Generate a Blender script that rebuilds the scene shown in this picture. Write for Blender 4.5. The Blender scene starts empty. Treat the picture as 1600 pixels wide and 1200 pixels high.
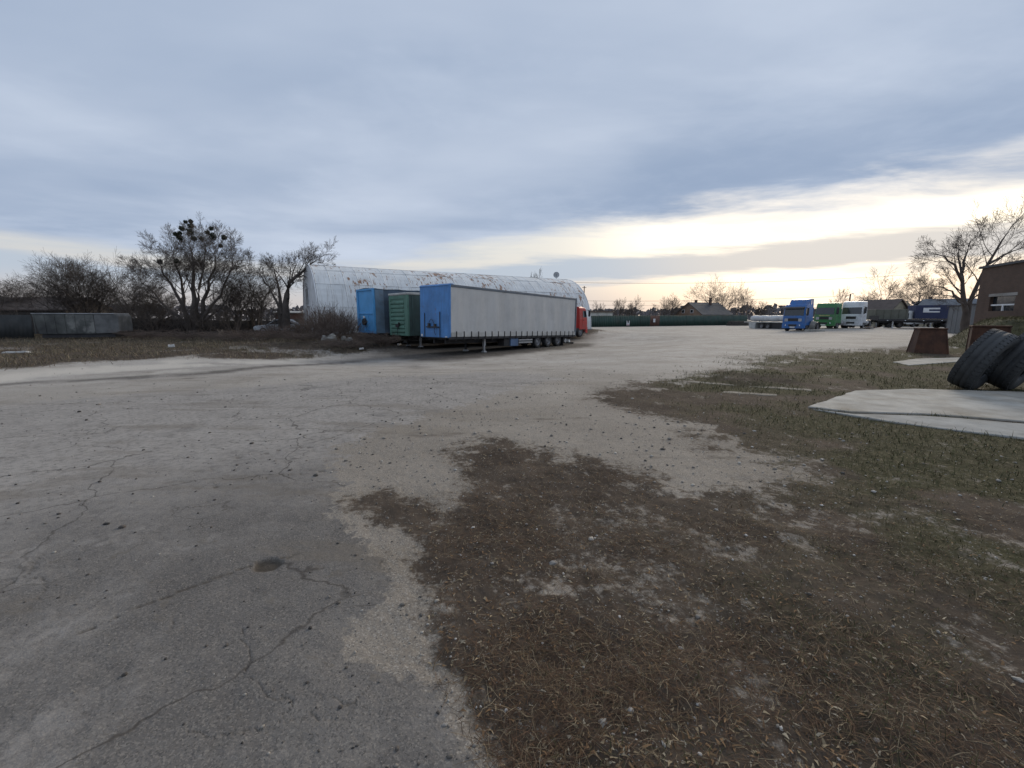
import bpy, math, random
import numpy as np
from mathutils import Vector, Matrix, Euler

random.seed(7)
SC = bpy.context.scene
COL = SC.collection
R = math.radians

# ------------------------------------------------------------------ camera
FPX, CX, CY, HOR, EYE = 660.0, 800.0, 600.0, 496.0, 1.70
PITCH = math.atan((CY - HOR) / FPX)
cam_d = bpy.data.cameras.new('camera')
cam_d.sensor_width = 36.0
cam_d.lens = 36.0 * FPX / 1600.0
cam_d.clip_start = 0.05
cam_d.clip_end = 6000
cam = bpy.data.objects.new('camera', cam_d)
COL.objects.link(cam)
cam.location = (0, 0, EYE)
cam.rotation_euler = (math.pi / 2 - PITCH, 0, 0)
SC.camera = cam

# ------------------------------------------------------------------ light
SUN_AZ, SUN_EL = R(36), R(22)            # azimuth to the right of +Y
sdir = Vector((math.sin(SUN_AZ) * math.cos(SUN_EL), math.cos(SUN_AZ) * math.cos(SUN_EL), math.sin(SUN_EL)))
sun_d = bpy.data.lights.new('sun', 'SUN')
sun_d.energy = 1.5
sun_d.angle = R(25)
sun_d.color = (1.0, 0.86, 0.68)
sun = bpy.data.objects.new('sun', sun_d)
COL.objects.link(sun)
sun.location = (30, 40, 40)
sun.rotation_euler = sdir.to_track_quat('Z', 'Y').to_euler()

SC.view_settings.view_transform = 'Standard'
SC.view_settings.look = 'None'
SC.view_settings.exposure = 0.56
SC.view_settings.gamma = 1.0
SC.view_settings.use_curve_mapping = False
SC.render.engine = 'CYCLES'
SC.cycles.use_denoising = True
SC.cycles.max_bounces = 4
SC.cycles.diffuse_bounces = 2


# ------------------------------------------------------------------ node helpers
class NT:
    def __init__(self, tree):
        self.t = tree
        self.t.nodes.clear()

    def n(self, typ, **kw):
        nd = self.t.nodes.new(typ)
        for k, v in kw.items():
            setattr(nd, k, v)
        return nd

    def l(self, a, b):
        self.t.links.new(a, b)

    def setin(self, sock, v):
        if hasattr(v, 'is_output') or isinstance(v, bpy.types.NodeSocket):
            self.l(v, sock)
        else:
            sock.default_value = v

    def math(self, op, a, b=0.0, c=None, clamp=False):
        nd = self.n('ShaderNodeMath', operation=op, use_clamp=clamp)
        self.setin(nd.inputs[0], a)
        self.setin(nd.inputs[1], b)
        if c is not None:
            self.setin(nd.inputs[2], c)
        return nd.outputs[0]

    def vmath(self, op, a, b=None):
        nd = self.n('ShaderNodeVectorMath', operation=op)
        self.setin(nd.inputs[0], a)
        if b is not None:
            self.setin(nd.inputs[1], b)
        return nd.outputs['Value'] if op in ('DOT_PRODUCT', 'LENGTH') else nd.outputs[0]

    def scale(self, a, s):
        nd = self.n('ShaderNodeVectorMath', operation='SCALE')
        self.setin(nd.inputs[0], a)
        self.setin(nd.inputs['Scale'], s)
        return nd.outputs[0]

    def noise(self, vec, scale, detail=4, rough=0.55, dist=0.0, col=False):
        nd = self.n('ShaderNodeTexNoise')
        if vec is not None:
            self.l(vec, nd.inputs['Vector'])
        nd.inputs['Scale'].default_value = scale
        nd.inputs['Detail'].default_value = detail
        nd.inputs['Roughness'].default_value = rough
        nd.inputs['Distortion'].default_value = dist
        return nd.outputs['Color'] if col else nd.outputs['Fac']

    def voro(self, vec, scale, feature='F1', out='Distance', rnd=1.0):
        nd = self.n('ShaderNodeTexVoronoi', feature=feature)
        self.l(vec, nd.inputs['Vector'])
        nd.inputs['Scale'].default_value = scale
        nd.inputs['Randomness'].default_value = rnd
        return nd.outputs[out]

    def mr(self, v, a, b, c=0.0, d=1.0, smooth=True):
        nd = self.n('ShaderNodeMapRange')
        nd.interpolation_type = 'SMOOTHSTEP' if smooth else 'LINEAR'
        nd.clamp = True
        self.setin(nd.inputs[0], v)
        for i, x in enumerate((a, b, c, d)):
            self.setin(nd.inputs[1 + i], x)
        return nd.outputs[0]

    def mix(self, f, a, b, blend='MIX'):
        nd = self.n('ShaderNodeMix', data_type='RGBA', blend_type=blend)
        nd.clamp_factor = True
        self.setin(nd.inputs[0], f)
        for s, v in ((nd.inputs[6], a), (nd.inputs[7], b)):
            if isinstance(v, (tuple, list)):
                v = tuple(v) + ((1.0,) if len(v) == 3 else ())
            self.setin(s, v)
        return nd.outputs[2]

    def xyz(self, v):
        nd = self.n('ShaderNodeSeparateXYZ')
        self.l(v, nd.inputs[0])
        return nd.outputs

    def comb(self, x, y, z):
        nd = self.n('ShaderNodeCombineXYZ')
        for s, v in zip(nd.inputs, (x, y, z)):
            self.setin(s, v)
        return nd.outputs[0]


def srgb(r, g, b):
    f = lambda c: (c / 255 / 12.92) if c / 255 <= 0.04045 else ((c / 255 + 0.055) / 1.055) ** 2.4
    return (f(r), f(g), f(b))


# ------------------------------------------------------------------ world: sky with a broken stratus deck
world = bpy.data.worlds.new('World')
SC.world = world
world.use_nodes = True
w = NT(world.node_tree)
tc = w.n('ShaderNodeTexCoord')
D = w.vmath('NORMALIZE', tc.outputs['Generated'])
dx, dy, dz = w.xyz(D)
sky = w.n('ShaderNodeTexSky')
sky.sky_type = 'NISHITA'
sky.sun_disc = False
sky.sun_elevation = SUN_EL
sky.sun_rotation = SUN_AZ
sky.air_density = 1.6
sky.dust_density = 4.0
elev = w.math('MAXIMUM', dz, 0.0)
inv = w.math('DIVIDE', 1.0, w.math('ADD', elev, 0.035))
P = w.scale(w.comb(dx, dy, 0.0), inv)                   # position on the cloud layer
px_, py_, _ = w.xyz(P)
wob = w.noise(P, 0.35, 4, 0.55)
wob2 = w.noise(w.vmath('ADD', P, (31.0, 7.0, 3.0)), 1.1, 5, 0.6)
wc = w.math('SUBTRACT', wob, 0.5)
# main deck: ends along a line that runs away to the right front, and again far left
edge = w.math('ADD', w.math('ADD', w.math('MULTIPLY', px_, 0.55), w.math('MULTIPLY', py_, 0.83)), w.math('ADD', w.math('MULTIPLY', wc, 1.9), w.math('MULTIPLY', w.math('SUBTRACT', w.noise(w.vmath('MULTIPLY', P, (0.7, 1.5, 1.0)), 0.9, 6, 0.62, 0.4), 0.5), 1.7)))
deck_r = w.mr(edge, 3.45, 4.5, 1.0, 0.0)
edge_l = w.math('ADD', w.math('ADD', w.math('MULTIPLY', px_, -0.85), w.math('MULTIPLY', py_, 0.5)), w.math('MULTIPLY', wc, 3.0))
deck_l = w.mr(edge_l, 5.5, 6.6, 1.0, 0.0)
deck = w.math('MULTIPLY', deck_r, deck_l)
# lower broken strips beyond the deck
strip = w.noise(w.vmath('ADD', w.vmath('MULTIPLY', P, (0.42, 0.62, 1.0)), (4.3, 2.2, 0.0)), 0.42, 6, 0.62, 0.25)
strips = w.mr(strip, 0.47, 0.60, 0.0, 1.0)
bankn = w.math('ADD', edge, w.math('MULTIPLY', w.math('SUBTRACT', strip, 0.5), 3.2))
bank = w.math('MULTIPLY', w.mr(bankn, 4.7, 5.7), w.mr(bankn, 7.3, 8.6, 1.0, 0.0))
bankl = w.math('MULTIPLY', w.mr(edge_l, 6.9, 7.9), w.mr(px_, -3.0, -4.5))
strips = w.math('MAXIMUM', w.math('MAXIMUM', bank, bankl), w.math('MULTIPLY', strips, 0.55))
strips = w.math('MULTIPLY', strips, w.mr(elev, 0.03, 0.085))
# far haze near the horizon hides the strips
gl_el = R(13)          # the glow sits low, where the deck has parted
sunv = w.vmath('DOT_PRODUCT', D, (math.sin(SUN_AZ) * math.cos(gl_el), math.cos(SUN_AZ) * math.cos(gl_el), math.sin(gl_el)))
g1 = w.math('POWER', w.math('MAXIMUM', sunv, 0.0), 11.0)
g2 = w.math('POWER', w.math('MAXIMUM', sunv, 0.0), 30.0)
K = 10.0
def c10(c, k=1.0):
    return tuple(x * K * k * 0.885 for x in c)
# open sky beyond the deck
low = w.mr(elev, 0.0, 0.16)
openc = w.mix(low, c10((0.50, 0.48, 0.49)), c10((0.565, 0.57, 0.57)))
warm = w.mix(low, c10((0.80, 0.61, 0.47)), c10((0.92, 0.86, 0.74)))
openc = w.mix(w.mr(g1, 0.15, 0.75), openc, warm)
openc = w.mix(0.12, openc, sky.outputs[0])
openc = w.mix(w.math('MULTIPLY', g2, 0.55), openc, c10((1.3, 1.24, 1.12)))
stripc = w.mix(w.mr(g1, 0.2, 0.9), c10((0.37, 0.43, 0.51)), c10((0.50, 0.485, 0.475)))
base = w.mix(w.math('MULTIPLY', strips, 0.88), openc, stripc)
# deck colour: blue grey, streaky, pale where thin
dn = w.noise(w.vmath('MULTIPLY', P, (0.55, 1.0, 1.0)), 0.55, 5, 0.5, 0.3)
dn2 = w.noise(w.vmath('ADD', P, (9.0, 2.0, 5.0)), 0.28, 3, 0.5)
dv = w.math('ADD', w.math('MULTIPLY', dn, 0.5), w.math('MULTIPLY', dn2, 0.5))
thick = w.math('MULTIPLY', w.math('MULTIPLY', w.mr(edge, 1.6, 2.9), w.mr(edge, 3.9, 3.1)), w.mr(px_, -0.6, 1.4, 0.15, 1.0))
dv = w.math('SUBTRACT', w.math('ADD', dv, 0.03), w.math('MULTIPLY', thick, 0.115))
deckc = w.mix(w.mr(dv, 0.34, 0.66), c10((0.245, 0.312, 0.43)), c10((0.46, 0.515, 0.61)))
deckc = w.mix(w.math('MULTIPLY', w.mr(wob2, 0.45, 0.75), 0.25), deckc, c10((0.50, 0.56, 0.66)))
skyc = w.mix(deck, base, deckc)
bg = w.n('ShaderNodeBackground')
w.l(skyc, bg.inputs['Color'])
bg.inputs['Strength'].default_value = 0.1
wo = w.n('ShaderNodeOutputWorld')
w.l(bg.outputs[0], wo.inputs['Surface'])


# ------------------------------------------------------------------ projection helpers (photograph pixels -> places)
cp, sp = math.cos(PITCH), math.sin(PITCH)
def ray(u, v):
    a, b = u - CX, CY - v
    return Vector((a, b * sp + FPX * cp, b * cp - FPX * sp))
def at(u, v, Y):
    r = ray(u, v)
    k = Y / r.y
    return Vector((r.x * k, Y, EYE + r.z * k))
def smooth01(t):
    t = np.clip(t, 0, 1)
    return t * t * (3 - 2 * t)

TR_A, TR_B = np.array((-3.5, 24.0)), np.array((6.0, 36.5))
HG_O, HG_ANG, HG_L, HG_W, HG_H = (-18.5, 39.4), R(31.0), 28.5, 12.0, 6.05
def seg_dist(x, y, a, b):
    d = b - a
    t = np.clip(((x - a[0]) * d[0] + (y - a[1]) * d[1]) / (d @ d), 0, 1)
    return np.hypot(x - a[0] - t * d[0], y - a[1] - t * d[1])
def ground_np(x, y):
    z = -0.47 * smooth01(1 - (seg_dist(x, y, TR_A, TR_B) - 4.0) / 8.0)
    c, s = math.cos(HG_ANG), math.sin(HG_ANG)
    lx = (x - HG_O[0]) * c + (y - HG_O[1]) * s
    ly = -(x - HG_O[0]) * s + (y - HG_O[1]) * c
    dd = np.hypot(np.maximum(np.maximum(-lx, lx - HG_L), 0), np.maximum(np.abs(ly) - HG_W / 2, 0))
    z = z + (0.35 - z) * smooth01(1 - (dd - 0.6) / 3.6)
    # spoil bank in front of the blue box trailer and the hangar's near corner
    m = np.exp(-(((x + 10.6) / 3.6) ** 2 + ((y - 26.9) / 2.0) ** 2))
    z = z + 0.45 * m
    z = z + 0.25 * smooth01((np.hypot(x - 46, y - 60) - 14) / -14.0)
    return z
def gz(x, y):
    return float(ground_np(np.array([x], float), np.array([y], float))[0])
def ong(u, v):
    z = 0.0
    for _ in range(14):
        r = ray(u, v)
        k = (z - EYE) / r.z if r.z < -1e-6 else 400.0
        x, y = r.x * k, r.y * k
        z = 0.5 * z + 0.5 * gz(x, y)
    return Vector((x, y, z))


# ------------------------------------------------------------------ mesh builder
class MB:
    def __init__(self):
        self.v, self.f = [], []

    def add(self, vs, fs):
        o = len(self.v)
        self.v += [tuple(p) for p in vs]
        self.f += [tuple(i + o for i in f) for f in fs]
        return self

    def box(self, c, s, rot=None):
        x, y, z = s[0] / 2, s[1] / 2, s[2] / 2
        vs = [Vector(p) for p in ((-x, -y, -z), (x, -y, -z), (x, y, -z), (-x, y, -z), (-x, -y, z), (x, -y, z), (x, y, z), (-x, y, z))]
        if rot is not None:
            m = Euler(rot).to_matrix()
            vs = [m @ p for p in vs]
        vs = [p + Vector(c) for p in vs]
        return self.add(vs, [(0, 3, 2, 1), (4, 5, 6, 7), (0, 1, 5, 4), (1, 2, 6, 5), (2, 3, 7, 6), (3, 0, 4, 7)])

    def bb(self, a, b):
        return self.box([(p + q) / 2 for p, q in zip(a, b)], [abs(q - p) for p, q in zip(a, b)])

    def hexa(self, vs):
        return self.add(vs, [(0, 3, 2, 1), (4, 5, 6, 7), (0, 1, 5, 4), (1, 2, 6, 5), (2, 3, 7, 6), (3, 0, 4, 7)])

    def tube(self, p0, p1, r0, r1=None, n=8, cap=True):
        r1 = r0 if r1 is None else r1
        p0, p1 = Vector(p0), Vector(p1)
        d = (p1 - p0).normalized()
        a = d.cross(Vector((0, 0, 1)) if abs(d.z) < 0.9 else Vector((1, 0, 0))).normalized()
        b = d.cross(a)
        vs = []
        for p, r in ((p0, r0), (p1, r1)):
            for i in range(n):
                t = 2 * math.pi * i / n
                vs.append(p + a * (math.cos(t) * r) + b * (math.sin(t) * r))
        fs = [(i, n + i, n + (i + 1) % n, (i + 1) % n) for i in range(n)]
        if cap:
            fs += [tuple(range(n)), tuple(range(2 * n - 1, n - 1, -1))]
        return self.add(vs, fs)

    def path(self, pts, r, n=6):
        for a, b in zip(pts[:-1], pts[1:]):
            self.tube(a, b, r, r, n)
        return self

    def prism_y(self, prof, y0, y1):
        """profile of (x, z) points extruded along y"""
        n = len(prof)
        vs = [(x, y0, z) for x, z in prof] + [(x, y1, z) for x, z in prof]
        fs = [(i, (i + 1) % n, n + (i + 1) % n, n + i) for i in range(n)]
        fs += [tuple(range(n - 1, -1, -1)), tuple(range(n, 2 * n))]
        return self.add(vs, fs)

    def prism_z(self, prof, z0, z1):
        n = len(prof)
        vs = [(x, y, z0) for x, y in prof] + [(x, y, z1) for x, y in prof]
        fs = [(i, (i + 1) % n, n + (i + 1) % n, n + i) for i in range(n)]
        fs += [tuple(range(n - 1, -1, -1)), tuple(range(n, 2 * n))]
        return self.add(vs, fs)

    def lathe_y(self, prof, c=(0, 0, 0), n=24, closed=True):
        """profile of (r, y), spun about the y axis"""
        m = len(prof)
        vs = []
        for i in range(n):
            t = 2 * math.pi * i / n
            for r, y in prof:
                vs.append((c[0] + math.cos(t) * r, c[1] + y, c[2] + math.sin(t) * r))
        fs = []
        for i in range(n):
            j = (i + 1) % n
            for k in range(m if closed else m - 1):
                l = (k + 1) % m
                fs.append((i * m + k, i * m + l, j * m + l, j * m + k))
        return self.add(vs, fs)

    def mesh(self, name):
        me = bpy.data.meshes.new(name)
        me.from_pydata(self.v, [], self.f)
        me.update()
        return me

    def build(self, name, m, parent=None, smooth=False, bevel=0.0, seg=2, fix=True):
        me = self.mesh(name)
        if fix:
            import bmesh
            b = bmesh.new()
            b.from_mesh(me)
            bmesh.ops.recalc_face_normals(b, faces=b.faces)
            b.to_mesh(me)
            b.free()
        me.materials.append(m)
        o = bpy.data.objects.new(name, me)
        COL.objects.link(o)
        if parent:
            o.parent = parent
        if smooth:
            for p in me.polygons:
                p.use_smooth = True
        if bevel:
            md = o.modifiers.new('bevel', 'BEVEL')
            md.width = bevel
            md.segments = seg
            md.limit_method = 'ANGLE'
            md.angle_limit = R(35)
            md.harden_normals = False
        return o


def np_mesh(name, V, F, m, parent=None, smooth=False, colors=None):
    """V (n,3), F (m,k) arrays, optional per-vertex colours"""
    me = bpy.data.meshes.new(name)
    V = np.ascontiguousarray(V, dtype=np.float32)
    F = np.ascontiguousarray(F, dtype=np.int32)
    k = F.shape[1]
    me.vertices.add(len(V))
    me.vertices.foreach_set('co', V.ravel())
    me.loops.add(F.size)
    me.loops.foreach_set('vertex_index', F.ravel())
    me.polygons.add(len(F))
    me.polygons.foreach_set('loop_start', np.arange(0, F.size, k, dtype=np.int32))
    me.polygons.foreach_set('loop_total', np.full(len(F), k, dtype=np.int32))
    if smooth:
        me.polygons.foreach_set('use_smooth', np.ones(len(F), dtype=bool))
    me.update()
    for cn, arr in (colors or {}).items():
        at_ = me.color_attributes.new(cn, 'FLOAT_COLOR', 'POINT')
        at_.data.foreach_set('color', np.ascontiguousarray(arr, dtype=np.float32).ravel())
    me.materials.append(m)
    o = bpy.data.objects.new(name, me)
    COL.objects.link(o)
    if parent:
        o.parent = parent
    return o


def tag(o, label=None, cat=None, group=None, kind=None):
    if label: o['label'] = label
    if cat: o['category'] = cat
    if group: o['group'] = group
    if kind: o['kind'] = kind
    return o
def thing(name, label, cat, loc=(0, 0, 0), rot=(0, 0, 0), group=None):
    o = bpy.data.objects.new(name, None)
    COL.objects.link(o)
    o.location = loc
    o.rotation_euler = rot if isinstance(rot, (tuple, list)) else (0, 0, rot)
    o.empty_display_size = 0.3
    return tag(o, label, cat, group)
def copy_tree(o, parent=None):
    c = o.copy()
    COL.objects.link(c)
    c.parent = parent
    for ch in list(o.children):
        copy_tree(ch, c)
    return c


# ------------------------------------------------------------------ materials
def material(name, col, rough=0.6, metal=0.0, var=0.15, vscale=1.5, bump=0.0, bscale=40.0, dirt=0.0, dirtc=(0.12, 0.10, 0.08),
             streak=0.0, rust=0.0, rustc=(0.16, 0.06, 0.025), rscale=2.0, spec=0.5, coords='Object', col2=None, c2f=(0.5, 0.6), trans=0.0, stretch=(1, 1, 1)):
    m = bpy.data.materials.new(name)
    m.use_nodes = True
    t = NT(m.node_tree)
    b = t.n('ShaderNodeBsdfPrincipled')
    out = t.n('ShaderNodeOutputMaterial')
    t.l(b.outputs[0], out.inputs[0])
    if coords == 'World':
        g = t.n('ShaderNodeNewGeometry')
        v = g.outputs['Position']
    else:
        tcn = t.n('ShaderNodeTexCoord')
        oi = t.n('ShaderNodeObjectInfo')
        v = t.vmath('ADD', tcn.outputs['Object'], t.scale(t.comb(3.1, 7.7, 1.3), t.math('MULTIPLY', oi.outputs['Random'], 9.0)))
    if stretch != (1, 1, 1):
        vv = t.vmath('MULTIPLY', v, stretch)
    else:
        vv = v
    c = col
    nz = t.noise(vv, vscale, 5, 0.6)
    dark = tuple(x * (1 - var) for x in col)
    lite = tuple(min(1, x * (1 + var)) for x in col)
    c = t.mix(t.mr(nz, 0.3, 0.7), dark, lite)
    if col2:
        n3 = t.noise(vv, vscale * 0.7, 6, 0.65)
        c = t.mix(t.mr(n3, c2f[0], c2f[1]), c, col2)
    if streak:
        sv = t.vmath('MULTIPLY', v, (6.0, 6.0, 0.35))
        sn = t.noise(sv, 1.6, 5, 0.6)
        c = t.mix(t.math('MULTIPLY', t.mr(sn, 0.45, 0.75), streak), c, dirtc)
    if dirt:
        n4 = t.noise(v, 0.9, 7, 0.68)
        c = t.mix(t.math('MULTIPLY', t.mr(n4, 0.42, 0.72), dirt), c, dirtc)
    if rust:
        n5 = t.noise(t.vmath('MULTIPLY', v, (1, 1, 0.55)), rscale, 8, 0.72)
        c = t.mix(t.mr(n5, 0.66 - 0.2 * rust, 0.74 - 0.2 * rust), c, rustc)
    t.setin(b.inputs['Base Color'], c)
    rn = t.noise(v, 6.0, 3, 0.6)
    t.setin(b.inputs['Roughness'], t.mr(rn, 0.2, 0.8, max(0, rough - 0.1), min(1, rough + 0.1)))
    b.inputs['Metallic'].default_value = metal
    b.inputs['Specular IOR Level'].default_value = spec
    if trans:
        b.inputs['Transmission Weight'].default_value = trans
    if bump:
        bn = t.n('ShaderNodeBump')
        bn.inputs['Strength'].default_value = bump
        bn.inputs['Distance'].default_value = 0.02
        t.l(t.noise(vv, bscale, 6, 0.65), bn.inputs['Height'])
        t.l(bn.outputs[0], b.inputs['Normal'])
    return m


M = {}
M['rubber'] = material('rubber', (0.028, 0.028, 0.03), 0.8, var=0.3, vscale=3, bump=0.3, bscale=30, dirt=0.45, dirtc=(0.10, 0.09, 0.08))
M['steel_dark'] = material('dark chassis steel', (0.022, 0.022, 0.025), 0.65, var=0.3, dirt=0.5, dirtc=(0.06, 0.05, 0.045))
M['rim'] = material('wheel rim', (0.20, 0.20, 0.21), 0.5, metal=0.3, var=0.2, dirt=0.6, dirtc=(0.06, 0.05, 0.045), rust=0.2)
M['glass'] = material('dark glass', (0.02, 0.025, 0.03), 0.08, var=0.2, spec=0.8)
M['lamp_glass'] = material('lamp glass', (0.62, 0.65, 0.68), 0.12, var=0.1, spec=0.8)
M['lamp_red'] = material('red lamp lens', (0.35, 0.02, 0.015), 0.2)
M['black_plastic'] = material('black plastic', (0.02, 0.02, 0.022), 0.5, var=0.2, dirt=0.3, dirtc=(0.07, 0.06, 0.05))
M['plate'] = material('number plate', (0.7, 0.7, 0.68), 0.4, var=0.05)
M['alu'] = material('dull aluminium', (0.42, 0.43, 0.44), 0.45, metal=0.5, var=0.15, dirt=0.4)


# ------------------------------------------------------------------ numpy noise
def _hash(ix, iy, seed):
    h = (ix.astype(np.int64) * 374761393 + iy.astype(np.int64) * 668265263 + seed * 974634541) & 0xFFFFFFFF
    h = ((h ^ (h >> 13)) * 1274126177) & 0xFFFFFFFF
    return ((h ^ (h >> 16)) & 0xFFFF) / 65535.0
def vnoise(x, y, seed=0):
    ix, iy = np.floor(x), np.floor(y)
    fx, fy = x - ix, y - iy
    fx, fy = fx * fx * (3 - 2 * fx), fy * fy * (3 - 2 * fy)
    a, b = _hash(ix, iy, seed), _hash(ix + 1, iy, seed)
    c, d = _hash(ix, iy + 1, seed), _hash(ix + 1, iy + 1, seed)
    return (a * (1 - fx) + b * fx) * (1 - fy) + (c * (1 - fx) + d * fx) * fy
def fbm(x, y, oct=4, seed=0, gain=0.5):
    s, a, t = 0, 1.0, 0
    for i in range(oct):
        s = s + a * vnoise(x * 2 ** i + 17.3 * i, y * 2 ** i - 9.1 * i, seed + i)
        t += a
        a *= gain
    return s / t
def poly_sd(x, y, poly):
    """signed distance, negative inside"""
    p = np.array(poly, float)
    n = len(p)
    d2 = np.full(x.shape, 1e18)
    inside = np.zeros(x.shape, bool)
    for i in range(n):
        a, b = p[i], p[(i + 1) % n]
        e = b - a
        t = np.clip(((x - a[0]) * e[0] + (y - a[1]) * e[1]) / max(e @ e, 1e-12), 0, 1)
        d2 = np.minimum(d2, (x - a[0] - t * e[0]) ** 2 + (y - a[1] - t * e[1]) ** 2)
        c = ((a[1] > y) != (b[1] > y)) & (x < (b[0] - a[0]) * (y - a[1]) / (b[1] - a[1] + 1e-12) + a[0])
        inside ^= c
    d = np.sqrt(d2)
    return np.where(inside, -d, d)
def line_d(x, y, pts):
    d = np.full(x.shape, 1e9)
    for a, b in zip(pts[:-1], pts[1:]):
        d = np.minimum(d, seg_dist(x, y, np.array(a), np.array(b)))
    return d
def G(pts):
    return [tuple(ong(u, v)[:2]) for u, v in pts]


# ------------------------------------------------------------------ ground regions (world positions)
# vegetated waste ground, right
VEG = G([(800, 1195), (770, 1120), (715, 1050), (700, 990), (688, 930), (655, 880), (662, 825), (715, 795), (745, 752), (712, 712),
         (760, 690), (850, 705), (940, 722), (1010, 742), (1070, 772), (1130, 772), (1200, 762), (1275, 746), (1230, 725), (1150, 716),
         (1100, 692), (1060, 665), (1000, 642), (925, 621), (985, 604), (1040, 591), (1100, 587), (1170, 576), (1195, 557), (1300, 549),
         (1420, 543), (1520, 538), (1700, 532)])
VEG = VEG + [(60, 16), (60, -6), (0.8, -6), (0.05, 0.9)]
GRIT = [G(p) for p in ([(1070, 772), (1180, 778), (1275, 800), (1250, 850), (1170, 885), (1110, 840)], [(1130, 690), (1200, 690), (1240, 712), (1160, 712)], [(895, 915), (965, 925), (975, 985), (905, 975)], [(800, 690), (900, 715), (960, 735), (880, 740)])]
TUFT1 = G([(552, 800), (560, 775), (600, 764), (640, 775), (690, 800), (670, 850), (610, 822)])
TUFT2 = G([(715, 712), (760, 695), (790, 705), (745, 722)])
VEG2 = G([(1110, 590), (1140, 583), (1250, 590), (1245, 602), (1160, 604)])      # churned soil clods
# asphalt, left foreground
ASPH = G([(725, 1195), (702, 1130), (698, 1092), (650, 1066), (590, 1056), (530, 1041), (508, 1000), (560, 960), (600, 930), (622, 890),
          (600, 868), (560, 850), (540, 820), (546, 760), (528, 705), (570, 680), (640, 660), (720, 636), (800, 612), (880, 592),
          (800, 580), (600, 590), (400, 604), (200, 618), (0, 632)])
ASPH = ASPH + [(-30, 9), (-30, -8), (0.0, -8), (-0.1, 0.8)]
# dry verge, left, and the brush in front of the hangar
VERGE = G([(-300, 585), (0, 578), (60, 574), (200, 564), (290, 558), (335, 560), (430, 562), (520, 556), (600, 545), (640, 535), (650, 528)])
VERGE = VERGE + [(-4.5, 31), (4.0, 40), (9.5, 46.5), (10.5, 50), (0, 75), (-120, 90), (-120, 18)]
SAND = G([(-60, 590), (60, 577), (200, 566), (290, 560), (330, 565), (420, 563), (490, 559), (470, 566), (390, 573), (250, 583), (90, 594), (-60, 604)])
TRACK = G([(-80, 606), (0, 601), (170, 592), (330, 583), (480, 570), (600, 556), (660, 550)])
BLACK = G([(500, 566), (600, 549), (660, 536), (760, 530), (905, 524), (925, 529), (860, 546), (760, 556), (690, 564), (600, 563)])  # dark soil strip, deepened by painted shade under the trailers
PATCH = G([(620, 572), (650, 569), (676, 572), (650, 576)])
CRACKS = [G(p) for p in (
    [(545, 846), (480, 862), (420, 880), (370, 897), (300, 920), (240, 945), (170, 975), (90, 1010)],
    [(300, 732), (340, 722), (400, 714), (450, 702), (480, 700), (500, 708), (528, 702)],
    [(330, 765), (380, 757), (430, 745), (480, 742), (528, 735)],
    [(560, 688), (600, 676), (640, 668), (665, 656)],
    [(590, 1068), (575, 1085), (555, 1098), (500, 1094), (460, 1095)],
    [(555, 1098), (535, 1122), (480, 1130), (410, 1142), (330, 1155), (295, 1148)],
    [(385, 985), (380, 1010), (385, 1060), (430, 1085), (460, 1096), (440, 1130)],
    [(75, 868), (60, 880), (40, 905), (20, 915)],
    [(60, 905), (75, 925), (40, 960)],
    [(300, 925), (278, 950), (275, 985)],
    [(430, 1075), (400, 1110), (330, 1180)],
    [(200, 745), (130, 770), (60, 790)])]
BAYS = [(-4.2, 24.6, 3.6, 34.2, 2.5), (-7.2, 28.0, 0.5, 37.5, 2.5), (-10.2, 30.0, -2.0, 38.5, 2.4)]     # dark soil where the trailers stand, with their shade painted in
HOLE = tuple(ong(416, 884)[:2])
HOLE2 = tuple(ong(445, 938)[:2])


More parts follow.
